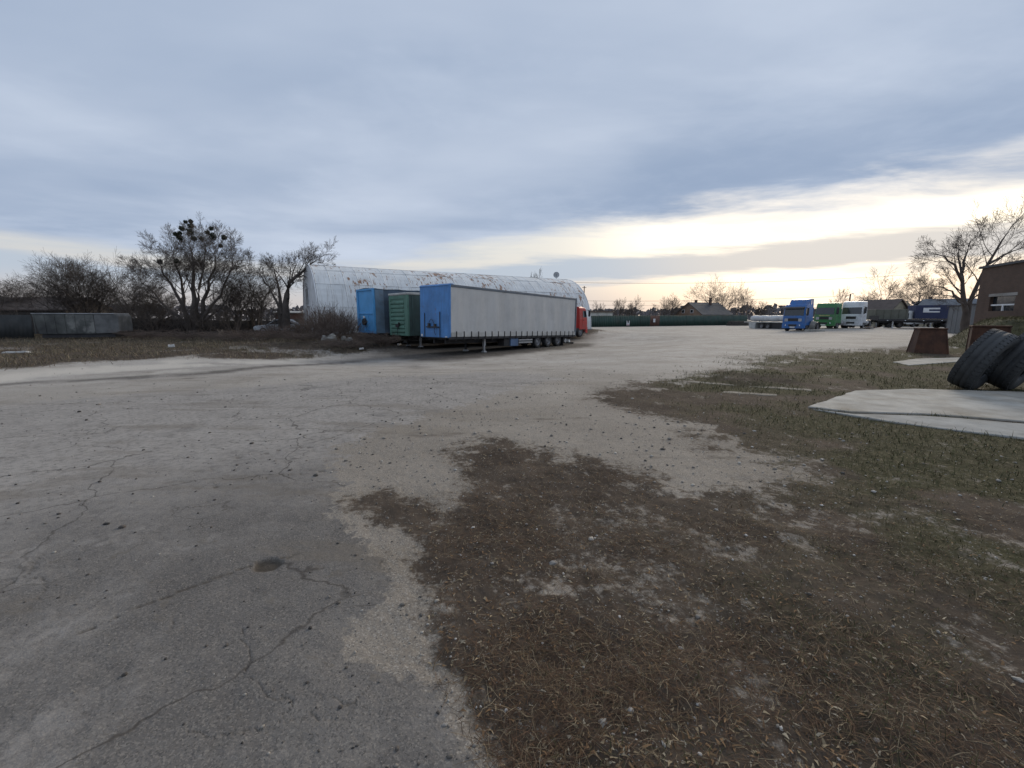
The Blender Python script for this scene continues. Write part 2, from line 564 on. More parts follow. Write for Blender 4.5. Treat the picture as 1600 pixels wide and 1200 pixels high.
def ground_masks(x, y):
    n1 = fbm(x * 0.9, y * 0.9, 5, 3) - 0.5
    n2 = fbm(x * 4.0, y * 4.0, 4, 11) - 0.5
    n3 = fbm(x * 0.35, y * 0.35, 3, 23) - 0.5
    r = np.hypot(x, y)
    soft = np.clip(r * 0.02, 0.02, 0.5)
    wig = n1 * np.clip(r * 0.10, 0.25, 1.6) + n2 * np.clip(r * 0.05, 0.16, 0.5)
    def reg(sd, k=1.0, s=1.0):
        return smooth01(0.5 - (sd + wig * k) / (soft * 4 * s))
    veg = np.maximum.reduce([reg(poly_sd(x, y, VEG), 1.5, 4.0), reg(poly_sd(x, y, TUFT1), 0.9, 3.0), reg(poly_sd(x, y, TUFT2), 0.9, 3.0)])
    # bare spots in the waste ground
    bare = smooth01((fbm(x * 2.0 + 5, y * 2.0, 5, 41, 0.62) - 0.565) / 0.10)
    veg = veg * (1 - 0.42 * bare)
    for gp in GRIT:
        veg = veg * (1 - 0.52 * reg(poly_sd(x, y, gp), 1.4, 5.0) * smooth01((fbm(x * 3.1, y * 3.1, 4, 46) - 0.36) / 0.2))
    verge = reg(poly_sd(x, y, VERGE), 1.0, 1.5)
    verge = verge * (1 - 0.5 * smooth01((fbm(x * 0.5, y * 0.5, 4, 77) - 0.6) / 0.08))
    asph = reg(poly_sd(x, y, ASPH) + 0.22 * (fbm(x * 2.2, y * 2.2, 5, 71, 0.6) - 0.5) * np.clip(r * 0.3, 0.6, 3.0), 0.5, 2.6)
    sand = reg(poly_sd(x, y, SAND), 0.8, 1.2) * smooth01((fbm(x * 0.7, y * 0.7, 5, 9) - 0.42) / 0.12)
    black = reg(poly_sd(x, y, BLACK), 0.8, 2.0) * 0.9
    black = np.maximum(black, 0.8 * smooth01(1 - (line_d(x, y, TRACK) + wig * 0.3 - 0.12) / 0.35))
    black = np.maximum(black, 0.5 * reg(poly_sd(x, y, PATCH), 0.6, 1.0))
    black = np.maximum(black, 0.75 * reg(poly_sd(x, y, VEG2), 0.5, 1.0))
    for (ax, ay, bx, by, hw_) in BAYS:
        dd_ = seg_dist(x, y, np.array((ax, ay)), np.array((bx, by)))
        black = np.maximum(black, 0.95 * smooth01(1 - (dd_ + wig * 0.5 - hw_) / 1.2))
    crack = np.zeros_like(x)
    near = r < 16
    cx, cy = x[near], y[near]
    wx = cx + 0.09 * (fbm(cx * 9, cy * 9, 3, 51) - 0.5) + 0.03 * (fbm(cx * 22, cy * 22, 2, 52) - 0.5)
    wy = cy + 0.09 * (fbm(cx * 9, cy * 9, 3, 61) - 0.5) + 0.03 * (fbm(cx * 22, cy * 22, 2, 62) - 0.5)
    cr = np.zeros_like(cx)
    for i, c in enumerate(CRACKS):
        wd = (0.009 if i in (0,) else 0.0045) * np.clip(np.hypot(cx, cy) / 3.0, 0.8, 2.2)
        cr = np.maximum(cr, smooth01(1 - line_d(wx, wy, c) / (wd * 1.5)) * (0.9 if i < 3 else 0.6) * smooth01((fbm(cx * 1.7, cy * 1.7, 3, 200 + i) - 0.28) / 0.25))
    d = np.hypot((cx - HOLE[0]) * 0.85, (cy - HOLE[1]) * 1.2) + 0.12 * (fbm(cx * 6, cy * 6, 3, 5) - 0.5)
    hole = smooth01((0.105 - d) / 0.05)
    d = np.hypot(cx - HOLE2[0], cy - HOLE2[1]) + 0.12 * (fbm(cx * 6, cy * 6, 3, 6) - 0.5)
    crack[near] = cr
    holef = np.zeros_like(x)
    holef[near] = hole
    green = smooth01((x - 0.7 - 0.16 * y + n3 * 4) / 2.6) * smooth01((fbm(x * 0.9 + 3, y * 0.9, 4, 88) - 0.30) / 0.2)
    green = np.where(verge > 0.3, smooth01((fbm(x * 0.4 + 3, y * 0.4, 4, 98) - 0.5) / 0.2) * 0.4, green)
    asph = asph * (1 - veg)
    return dict(asph=asph, veg=np.maximum(veg, verge), verge=verge, sand=sand, black=black, crack=crack * asph, hole=holef, green=green)


def ground_relief(x, y, mk):
    r = np.hypot(x, y)
    z = 0.03 * (fbm(x * 0.15, y * 0.15, 2, 101) - 0.5) * smooth01((r - 2) / 6)
    z = z + (0.008 + 0.03 * mk['veg']) * (fbm(x * 0.9, y * 0.9, 4, 111) - 0.5)
    fine = np.clip(1.3 - r / 14, 0, 1)
    z = z + fine * (0.012 * (fbm(x * 7, y * 7, 4, 121, 0.6) - 0.5)) * (1 + 2.2 * mk['veg'] + 0.8 * (1 - mk['asph']))
    z = z + fine * 0.03 * mk['veg'] * (fbm(x * 3.1, y * 3.1, 4, 131) - 0.4)
    z = z + 0.018 * mk['asph'] * np.clip(1.5 - r / 15, 0, 1)
    z = z - 0.010 * mk['crack'] - 0.022 * mk['hole']
    z = z + 0.16 * mk['verge'] * (fbm(x * 0.8, y * 0.8, 4, 141) - 0.35)
    clod = smooth01(0.5 - poly_sd(x, y, VEG2) / 0.5)
    z = z + clod * 0.16 * fbm(x * 3.5, y * 3.5, 4, 151, 0.6)
    return z


# ground sheet: rings close together near the yard's entrance, wide apart far off
th = np.linspace(1.13, 0.030, 360)
rad = EYE / np.tan(th)
rad = np.concatenate([[0.05, 0.3, 0.55], rad, np.geomspace(rad[-1] * 1.06, 3500, 60)])
az = np.concatenate([np.linspace(-180, -60, 40, endpoint=False), np.linspace(-60, 60, 780, endpoint=False), np.linspace(60, 180, 41)]) * math.pi / 180
RR, AA = np.meshgrid(rad, az, indexing='ij')
GX, GY = (RR * np.sin(AA)).ravel(), (RR * np.cos(AA)).ravel()
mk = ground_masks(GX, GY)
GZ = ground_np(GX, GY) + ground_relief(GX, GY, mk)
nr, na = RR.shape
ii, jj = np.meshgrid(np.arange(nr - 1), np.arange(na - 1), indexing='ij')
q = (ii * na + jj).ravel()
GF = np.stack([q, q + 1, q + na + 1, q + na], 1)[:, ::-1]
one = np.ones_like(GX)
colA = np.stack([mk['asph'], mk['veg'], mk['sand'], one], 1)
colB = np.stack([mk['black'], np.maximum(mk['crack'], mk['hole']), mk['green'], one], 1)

gm = bpy.data.materials.new('yard ground')
gm.use_nodes = True
t = NT(gm.node_tree)
bs = t.n('ShaderNodeBsdfPrincipled')
go = t.n('ShaderNodeOutputMaterial')
t.l(bs.outputs[0], go.inputs[0])
geo = t.n('ShaderNodeNewGeometry')
pos = geo.outputs['Position']
aA = t.n('ShaderNodeAttribute', attribute_name='A')
aB = t.n('ShaderNodeAttribute', attribute_name='B')
sA = t.n('ShaderNodeSeparateColor'); t.l(aA.outputs['Color'], sA.inputs[0])
sB = t.n('ShaderNodeSeparateColor'); t.l(aB.outputs['Color'], sB.inputs[0])
asph, veg, sand = sA.outputs
black, crack, green = sB.outputs
n_big = t.noise(pos, 0.30, 4, 0.6)
n_mid = t.noise(pos, 1.7, 5, 0.62)
n_fin = t.noise(pos, 14.0, 5, 0.65)
n_grn = t.noise(pos, 70.0, 3, 0.7)
v_agg = t.voro(t.vmath('ADD', pos, t.scale(t.noise(pos, 45.0, 2, 0.5, col=True), 0.02)), 135.0, 'F1', 'Color')
sv = t.n('ShaderNodeSeparateColor'); t.l(v_agg, sv.inputs[0])
# asphalt
ca = t.mix(t.mr(n_mid, 0.3, 0.7), (0.112, 0.103, 0.095), (0.163, 0.150, 0.136))
ca = t.mix(t.mr(sv.outputs[0], 0.55, 1.0, 0.0, 0.55, False), ca, (0.27, 0.245, 0.212))
ca = t.mix(t.mr(sv.outputs[1], 0.70, 1.0, 0.0, 0.6, False), ca, (0.05, 0.047, 0.044))
vignette_fade = t.mr(t.vmath('LENGTH', t.vmath('SUBTRACT', pos, (-1.4, 1.6, 0.0))), 1.3, 5.0, 0.0, 0.85)     # lens vignette put into the asphalt colour: darkest close by, paler further on
dust = t.math('MULTIPLY', t.mr(t.noise(t.vmath('ADD', pos, (4, 9, 0)), 0.55, 7, 0.66), 0.46, 0.66), t.mr(n_fin, 0.30, 0.62))
ca = t.mix(t.math('MAXIMUM', t.math('MULTIPLY', dust, 0.75), t.math('MULTIPLY', vignette_fade, t.math('MULTIPLY', t.mr(n_fin, 0.34, 0.56, 0.45, 1.0), t.mr(n_mid, 0.30, 0.62, 0.78, 1.0)))), ca, (0.345, 0.32, 0.29))
str_v = t.vmath('MULTIPLY', t.vmath('ADD', pos, t.scale(t.noise(pos, 0.25, 2, 0.5, col=True), 1.2)), (0.35, 1.6, 1.0))
streak = t.mr(t.noise(str_v, 0.9, 6, 0.68), 0.52, 0.66)
ca = t.mix(t.math('MULTIPLY', streak, 0.5), ca, (0.15, 0.128, 0.102))
stain = t.mr(t.noise(t.vmath('ADD', pos, (14, 2, 0)), 0.8, 5, 0.6), 0.60, 0.72)
ca = t.mix(t.math('MULTIPLY', stain, 0.45), ca, (0.09, 0.085, 0.08))
# hairline cracks
wv = t.vmath('ADD', pos, t.scale(t.vmath('SUBTRACT', t.noise(pos, 1.6, 4, 0.6, col=True), (0.5, 0.5, 0.5)), 0.55))
ve = t.voro(wv, 0.62, 'DISTANCE_TO_EDGE')
ve2 = t.voro(wv, 2.6, 'DISTANCE_TO_EDGE')
hair = t.math('MULTIPLY', t.mr(ve, 0.0, 0.010, 1.0, 0.0), t.mr(t.noise(pos, 0.45, 3, 0.5), 0.42, 0.52))
hair = t.math('MAXIMUM', hair, t.math('MULTIPLY', t.mr(ve2, 0.0, 0.022, 0.8, 0.0), t.mr(t.noise(t.vmath('ADD', pos, (7, 7, 0)), 0.6, 3, 0.5), 0.55, 0.64)))
ca = t.mix(t.math('MULTIPLY', hair, 0.75), ca, (0.055, 0.047, 0.04))
# yard: dusty compacted grit
fard = t.mr(t.vmath('LENGTH', pos), 4.5, 20.0)          # grazing-view brightening painted into the yard colour: darker close by, paler far off
cy_ = t.mix(fard, t.mix(t.mr(n_big, 0.35, 0.65), (0.205, 0.178, 0.146), (0.28, 0.246, 0.203)), t.mix(t.mr(n_big, 0.35, 0.65), (0.335, 0.308, 0.272), (0.43, 0.40, 0.36)))
cy_ = t.mix(t.math('MULTIPLY', t.mr(n_mid, 0.48, 0.75), 0.55), cy_, (0.22, 0.192, 0.158))
cy_ = t.mix(t.math('MULTIPLY', streak, 0.5), cy_, (0.20, 0.168, 0.13))
cy_ = t.mix(t.mr(sv.outputs[0], 0.6, 1.0, 0.0, 0.6, False), cy_, (0.40, 0.37, 0.325))
cy_ = t.mix(t.mr(sv.outputs[2], 0.78, 1.0, 0.0, 0.8, False), cy_, (0.10, 0.092, 0.085))
spots = t.mr(t.noise(t.vmath('MULTIPLY', pos, (0.5, 1.4, 1)), 0.8, 6, 0.66), 0.60, 0.68)
cy_ = t.mix(t.math('MULTIPLY', spots, 0.6), cy_, (0.11, 0.09, 0.07))
blot = t.mr(t.noise(t.vmath('ADD', pos, (21, 5, 0)), 3.6, 6, 0.75), 0.60, 0.66)
# vegetated soil
cv = t.mix(t.mr(n_mid, 0.3, 0.7), (0.056, 0.045, 0.036), (0.100, 0.079, 0.061))
cv = t.mix(t.mr(n_fin, 0.45, 0.75), cv, (0.085, 0.063, 0.045))
cg = t.mix(t.mr(n_fin, 0.35, 0.7), (0.040, 0.041, 0.020), (0.092, 0.084, 0.046))
cv = t.mix(t.math('MULTIPLY', green, 0.85), cv, cg)
cv = t.mix(t.mr(t.math('MULTIPLY', sv.outputs[0], t.mr(n_fin, 0.35, 0.65, 0.8, 1.1)), 0.93, 1.0, 0.0, 0.8, False), cv, (0.24, 0.22, 0.19))
cv = t.mix(t.mr(n_grn, 0.55, 0.75, 0.0, 0.6), cv, (0.022, 0.018, 0.015))
abk = t.math('ADD', asph, t.math('ADD', t.math('MULTIPLY', t.math('SUBTRACT', n_fin, 0.5), 1.3), t.math('MULTIPLY', t.math('SUBTRACT', t.noise(pos, 4.5, 4, 0.65), 0.5), 1.1)))
c = t.mix(t.math('MULTIPLY', t.mr(abk, 0.42, 0.58), t.mr(asph, 0.0, 0.12)), cy_, ca)
c = t.mix(t.math('MULTIPLY', blot, 0.5), c, (0.13, 0.112, 0.09))
brk = t.math('ADD', veg, t.math('ADD', t.math('MULTIPLY', t.math('SUBTRACT', n_fin, 0.5), 1.2), t.math('MULTIPLY', t.math('SUBTRACT', t.noise(t.vmath('ADD', pos, (3, 1, 0)), 4.0, 5, 0.7), 0.5), 1.0)))
c = t.mix(t.math('MULTIPLY', t.mr(brk, 0.30, 0.62), t.mr(veg, 0.0, 0.12)), c, cv)
c = t.mix(t.math('MULTIPLY', sand, t.mr(n_fin, 0.25, 0.5, 0.55, 1.0)), c, (0.50, 0.46, 0.40))
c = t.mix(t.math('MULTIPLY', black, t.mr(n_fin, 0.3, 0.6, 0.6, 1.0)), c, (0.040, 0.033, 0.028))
c = t.mix(t.math('MULTIPLY', crack, 0.85), c, (0.058, 0.047, 0.035))
t.l(c, bs.inputs['Base Color'])
bs.inputs['Roughness'].default_value = 0.9
t.l(t.mr(veg, 0.0, 0.5, 0.16, 0.03), bs.inputs['Specular IOR Level'])
bh = t.math('ADD', t.math('MULTIPLY', n_fin, 0.5), t.math('ADD', t.math('MULTIPLY', n_grn, 0.25), t.math('MULTIPLY', sv.outputs[0], 0.18)))
bmp = t.n('ShaderNodeBump')
bmp.inputs['Strength'].default_value = 0.75
bmp.inputs['Distance'].default_value = 0.018
t.l(bh, bmp.inputs['Height'])
t.l(bmp.outputs[0], bs.inputs['Normal'])
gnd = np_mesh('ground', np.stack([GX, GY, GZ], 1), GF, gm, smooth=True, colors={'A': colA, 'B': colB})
tag(gnd, kind='structure')


def full_z(x, y):
    x, y = np.atleast_1d(np.asarray(x, float)), np.atleast_1d(np.asarray(y, float))
    return ground_np(x, y) + ground_relief(x, y, ground_masks(x, y))
def fz(x, y):
    return float(full_z(x, y)[0])

# ------------------------------------------------------------------ arched hangar
M['hangar'] = None
def hangar_mat(name, rustk):
    m = bpy.data.materials.new(name)
    m.use_nodes = True
    t = NT(m.node_tree)
    b = t.n('ShaderNodeBsdfPrincipled'); o = t.n('ShaderNodeOutputMaterial'); t.l(b.outputs[0], o.inputs[0])
    g = t.n('ShaderNodeNewGeometry'); p = g.outputs['Position']
    oi = t.n('ShaderNodeObjectInfo')
    tcn = t.n('ShaderNodeTexCoord')
    ob = tcn.outputs['Object']
    c = t.mix(t.mr(t.noise(p, 0.9, 4, 0.6), 0.3, 0.7), (0.60, 0.61, 0.60), (0.74, 0.75, 0.735))
    c = t.mix(t.math('MULTIPLY', oi.outputs['Random'], 0.35), c, (0.56, 0.60, 0.63))
    # grime streaks that ran down the sheets
    s = t.noise(t.vmath('MULTIPLY', ob, (7.0, 0.5, 0.5)), 1.3, 5, 0.65)
    c = t.mix(t.math('MULTIPLY', t.mr(s, 0.48, 0.72), 0.5), c, (0.34, 0.32, 0.29))
    big = t.noise(p, 0.22, 3, 0.5)
    r1 = t.noise(t.vmath('ADD', t.vmath('MULTIPLY', ob, (1.5, 0.5, 0.5)), t.scale(t.comb(5.0, 2.0, 9.0), t.math('MULTIPLY', oi.outputs['Random'], 7.0))), 2.3, 8, 0.72)
    r2 = t.math('ADD', r1, t.math('MULTIPLY', t.math('SUBTRACT', big, 0.5), 0.5))
    px, py, pz = t.xyz(p)
    r2 = t.math('ADD', r2, t.mr(pz, 2.2, 5.5, 0.0, 0.085, False))       # the roof sheets have rusted more than the wall sheets
    c = t.mix(t.mr(r2, 0.665 - rustk, 0.72 - rustk), c, t.mix(n_rust(t, p), (0.33, 0.19, 0.11), (0.19, 0.095, 0.055)))
    t.l(c, b.inputs['Base Color'])
    b.inputs['Roughness'].default_value = 0.55
    b.inputs['Metallic'].default_value = 0.0
    bn = t.n('ShaderNodeBump'); bn.inputs['Strength'].default_value = 0.35; bn.inputs['Distance'].default_value = 0.03
    t.l(t.noise(p, 2.5, 4, 0.6), bn.inputs['Height']); t.l(bn.outputs[0], b.inputs['Normal'])
    return m
def n_rust(t, p):
    return t.noise(p, 6.0, 4, 0.6)
M['hangar'] = hangar_mat('white painted hangar sheet', 0.042)
M['hangar_end'] = material('pale hangar end wall', (0.76, 0.78, 0.80), 0.6, var=0.12, vscale=0.8, dirt=0.35, dirtc=(0.34, 0.33, 0.31), streak=0.25, coords='World')
M['seam'] = material('rusty sheet lap', (0.17, 0.115, 0.08), 0.8, var=0.4, vscale=3, coords='World')

def arch(tt):
    """cross-section point (across, up) for parameter 0..1 from the near foot to the ridge"""
    a = tt * math.pi / 2
    e = 2 / 2.25
    return (-(HG_W / 2) * math.cos(a) ** e, HG_H * math.sin(a) ** e)
hg = thing('arched_hangar', 'long white arched metal hangar with rust stained curved roof', 'hangar', (HG_O[0], HG_O[1], 0.30), HG_ANG)
ROWS, COLS = 5, 25
cw = HG_L / COLS
# arc-length even rows
samp = [arch(i / 200) for i in range(201)]
cum = [0.0]
for a, b in zip(samp[:-1], samp[1:]):
    cum.append(cum[-1] + math.hypot(b[0] - a[0], b[1] - a[1]))
def arc_at(f):
    s_ = f * cum[-1]
    for i in range(200):
        if cum[i + 1] >= s_:
            k = (s_ - cum[i]) / (cum[i + 1] - cum[i])
            return (samp[i][0] + (samp[i + 1][0] - samp[i][0]) * k, samp[i][1] + (samp[i + 1][1] - samp[i][1]) * k)
    return samp[-1]
row_f = [0.0, 0.235, 0.46, 0.665, 0.85, 1.0]
rng = random.Random(5)
for r_ in range(ROWS):
    f0, f1 = row_f[r_], row_f[r_ + 1]
    pts = [arc_at(f0 + (f1 - f0) * k / 4) for k in range(5)]
    nrm = Vector((0, -(pts[-1][1] - pts[0][1]), (pts[-1][0] - pts[0][0]))).normalized()
    if nrm.y > 0: nrm = -nrm
    cy0, cz0 = pts[0]
    mb = MB()
    th_ = 0.012
    outer = [(p[0] - cy0 + nrm.y * (0.016 if k == 0 else 0.0), p[1] - cz0 + nrm.z * (0.016 if k == 0 else 0.0)) for k, p in enumerate(pts)]
    if r_ > 0:                                   # lower edge laps over the row below
        d0 = Vector((0, outer[0][0] - outer[1][0], outer[0][1] - outer[1][1])).normalized() * 0.05
        outer[0] = (outer[0][0] + d0.y, outer[0][1] + d0.z)
    x0, x1 = -cw / 2 + 0.004, cw / 2 - 0.004
    vs, fs = [], []
    for (yy, zz) in outer:
        vs += [(x0, yy, zz), (x0 + 0.03, yy + nrm.y * .02, zz + nrm.z * .02), (x0 + 0.06, yy, zz), (x1, yy, zz)]
    for (yy, zz) in outer:
        vs += [(x0, yy - nrm.y * th_, zz - nrm.z * th_), (x1, yy - nrm.y * th_, zz - nrm.z * th_)]
    for k in range(4):
        for q_ in range(3):
            fs.append((k * 4 + q_, k * 4 + q_ + 1, (k + 1) * 4 + q_ + 1, (k + 1) * 4 + q_))
    fs.append((0, 1, 2, 3, 21, 20))
    mb.add(vs, fs)
    first = mb.build('roof_panel', M['hangar'], hg)
    first.data.materials[0] = M['hangar']
    for c_ in range(COLS):
        o = first if c_ == 0 else first.copy()
        if c_: COL.objects.link(o)
        o.parent = hg
        o.location = (cw * (c_ + 0.5), cy0 + nrm.y * rng.uniform(0, .02), cz0 + nrm.z * rng.uniform(0, .02))
        o.rotation_euler = (rng.uniform(-.004, .004), rng.uniform(-.003, .003), rng.uniform(-.003, .003))
# shell under the sheets, far side of the roof
shell = MB()
prof = [arc_at(k / 20) for k in range(21)]
inn = [(y * 0.992, z * 0.992 - 0.0) for y, z in prof]
full = inn + [(-y, z) for y, z in inn[::-1][1:]]
n_ = len(full)
vs = [(0.02, y, z) for y, z in full] + [(HG_L - 0.02, y, z) for y, z in full]
shell.add(vs, [(i, i + 1, n_ + i + 1, n_ + i) for i in range(n_ - 1)])
shell.build('roof_lining', M['seam'], hg)
far = MB()
pr2 = [(-y, z) for y, z in prof]
for k in range(20):
    (ya, za), (yb, zb) = pr2[k], pr2[k + 1]
    far.add([(0, ya, za), (HG_L, ya, za), (HG_L, yb, zb), (0, yb, zb), (0, ya * .995, za - .01), (HG_L, ya * .995, za - .01), (HG_L, yb * .995, zb - .01), (0, yb * .995, zb - .01)],
            [(0, 1, 2, 3), (4, 7, 6, 5), (0, 4, 5, 1), (2, 6, 7, 3)])
far.build('rear_roof_sheet', M['hangar'], hg)
rc = MB(); rc.prism_y([(0, 0)], 0, 0) if False else None
rc.add([(0, -.22, HG_H - .0), (HG_L, -.22, HG_H - .0), (HG_L, 0, HG_H + .075), (0, 0, HG_H + .075), (0, .22, HG_H), (HG_L, .22, HG_H)], [(0, 1, 2, 3), (3, 2, 5, 4), (0, 3, 4), (1, 5, 2), (0, 4, 5, 1)])
rc.build('ridge_cap', M['seam'], hg)
for xe, nm, sgn in ((0.0, 'end_wall', -1), (HG_L, 'end_wall', 1)):
    e = MB()
    poly = [(y, z) for y, z in full]
    poly = [(poly[0][0], -0.5)] + poly + [(poly[-1][0], -0.5)]
    n_ = len(poly)
    xa, xb = xe + sgn * 0.03, xe - sgn * 0.12
    e.add([(xa, y, z) for y, z in poly] + [(xb, y, z) for y, z in poly],
          [tuple(range(n_)), tuple(range(2 * n_ - 1, n_ - 1, -1))] + [(i, (i + 1) % n_, n_ + (i + 1) % n_, n_ + i) for i in range(n_)])
    ew = e.build(nm, M['hangar_end'], hg)
    tr = MB()
    for a, b in zip(full[:-1], full[1:]):
        tr.tube((xe + sgn * .06, a[0] * 1.008, a[1] * 1.008), (xe + sgn * .06, b[0] * 1.008, b[1] * 1.008), .045, .045, 5)
    tr.build('edge_trim', M['hangar_end'], ew)
    if sgn < 0:
        M['window_frame'] = material('white window frame', (0.62, 0.64, 0.66), 0.5)
        M['dusty_pane'] = material('dusty brown pane', (.085, .075, .068), .55, var=.2, spec=.1)
        wn = MB()
        for (y0, y1, z0, z1) in ((.25, .34, 2.55, 4.1), (2.35, 2.44, 2.55, 4.1), (.25, 2.44, 2.5, 2.6), (.25, 2.44, 4.05, 4.15), (1.3, 1.37, 2.6, 4.05)):
            wn.bb((-0.10, y0, z0), (-0.02, y1, z1))
        wf = wn.build('window', M['window_frame'], hg)
        for (y0, y1) in ((.34, 1.3), (1.37, 2.35)):
            MB().bb((-.06, y0, 2.6), (-.045, y1, 4.05)).build('pane', M['dusty_pane'], wf)
        MB().bb((-.16, .15, 2.42), (-.03, 2.54, 2.5)).build('sill', M['window_frame'], wf)
# footing
M['concrete_old'] = material('old concrete', (0.27, 0.26, 0.245), 0.85, var=0.2, vscale=2, bump=0.3, bscale=25, dirt=0.5, dirtc=(0.15, 0.13, 0.11))
fo = MB(); fo.bb((-.15, -HG_W / 2 - .18, -1.0), (HG_L + .15, -HG_W / 2 + .1, .12)); fo.bb((-.15, HG_W / 2 - .1, -1.0), (HG_L + .15, HG_W / 2 + .18, .12))
fo.build('footing', M['concrete_old'], hg)
def hgp(lx, ly, z):
    c, s = math.cos(HG_ANG), math.sin(HG_ANG)
    return Vector((HG_O[0] + lx * c - ly * s, HG_O[1] + lx * s + ly * c, z))
# dish on the ridge
p = hgp(HG_L - .5, 0, .30 + HG_H + .06)
ds = thing('satellite_dish', 'small round grey satellite dish on the right end of the hangar ridge', 'satellite dish', p, R(-8))
M['dish'] = material('dish grey', (0.34, 0.36, 0.38), 0.5)
dm = MB()
prof_d = [(0.0, .0), (.14, -.012), (.26, -.045), (.36, -.09), (.37, -.085), (.26, -.03), (.14, .005), (0.0, .015)]
dm.lathe_y(prof_d, (0, 0, .5), 20, closed=False)
dm.build('reflector', M['dish'], ds, smooth=True)
MB().tube((0, .05, 0), (0, .03, .52), .025).build('mast', M['steel_dark'], ds)
am = MB(); am.tube((0, -.05, .18), (0, -.42, .42), .012, .012, 5); am.box((0, -.43, .45), (.06, .1, .06))
am.build('feed_arm', M['steel_dark'], ds)

# ------------------------------------------------------------------ wheels, trailers, trucks
def wheel(parent, loc, r=.48, w=.32, side=1, rim=None, dark=False):
    prof = [(r * .58, -w * .42), (r * .72, -w * .5), (r * .93, -w * .48), (r * .985, -w * .38), (r, -w * .2), (r * .985, -w * .19), (r * .985, -w * .13), (r, -w * .12), (r, w * .12), (r * .985, w * .13), (r * .985, w * .19), (r, w * .2),
            (r * .985, w * .38), (r * .93, w * .48), (r * .72, w * .5), (r * .58, w * .42)]
    o = MB().lathe_y(prof, (0, 0, 0), 20).build('wheel', M['rubber'], parent, smooth=True)
    o.location = loc
    k = side
    pr = [(r * .58, -w * .4), (r * .6, w * .44 * k), (r * .54, w * .46 * k), (r * .5, w * .3 * k), (r * .34, w * .12 * k), (r * .3, w * .30 * k), (r * .16, w * .34 * k), (0.0, w * .34 * k)]
    b = MB().lathe_y(pr, (0, 0, 0), 16, closed=False)
    for i in range(8):
        a = i * math.pi / 4
        b.tube((math.cos(a) * r * .42, w * .17 * k, math.sin(a) * r * .42), (math.cos(a) * r * .42, w * .30 * k, math.sin(a) * r * .42), .018, .014, 5)
    b.build('rim', rim or M['rim'], o, smooth=True)
    return o

M['curtain'] = material('grey tarpaulin curtain', (0.515, 0.51, 0.495), 0.62, var=0.06, vscale=.6, bump=0.25, bscale=3.0, dirt=0.3, dirtc=(0.31, 0.30, 0.28), streak=0.18, stretch=(1, 1, .2))
M['curtain_low'] = material('pale curtain hem', (0.50, 0.49, 0.46), 0.65, var=0.12, dirt=0.4)
M['blue_bulk'] = material('blue painted bulkhead', (0.07, 0.22, 0.50), 0.5, var=0.15, vscale=1.2, dirt=0.25, dirtc=(0.05, 0.09, 0.16), streak=0.3, rust=0.05)
M['roof_rail'] = material('grey blue roof rail', (0.10, 0.125, 0.155), 0.5, dirt=.3)
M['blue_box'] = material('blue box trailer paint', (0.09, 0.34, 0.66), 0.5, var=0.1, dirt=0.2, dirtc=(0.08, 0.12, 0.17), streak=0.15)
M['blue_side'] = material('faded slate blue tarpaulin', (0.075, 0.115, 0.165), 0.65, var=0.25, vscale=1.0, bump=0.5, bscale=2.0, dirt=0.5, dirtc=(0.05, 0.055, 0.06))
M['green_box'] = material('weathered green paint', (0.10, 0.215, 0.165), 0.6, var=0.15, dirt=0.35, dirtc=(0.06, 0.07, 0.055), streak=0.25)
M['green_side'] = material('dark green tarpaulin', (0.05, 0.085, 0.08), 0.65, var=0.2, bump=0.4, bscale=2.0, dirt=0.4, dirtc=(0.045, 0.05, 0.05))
M['tarp_pale'] = material('pale dusty tarpaulin', (0.44, 0.44, 0.42), 0.7, var=0.15, bump=0.4, bscale=4, dirt=0.4)
M['blue_tool'] = material('blue grey tool box', (0.10, 0.16, 0.27), 0.5, dirt=.4)

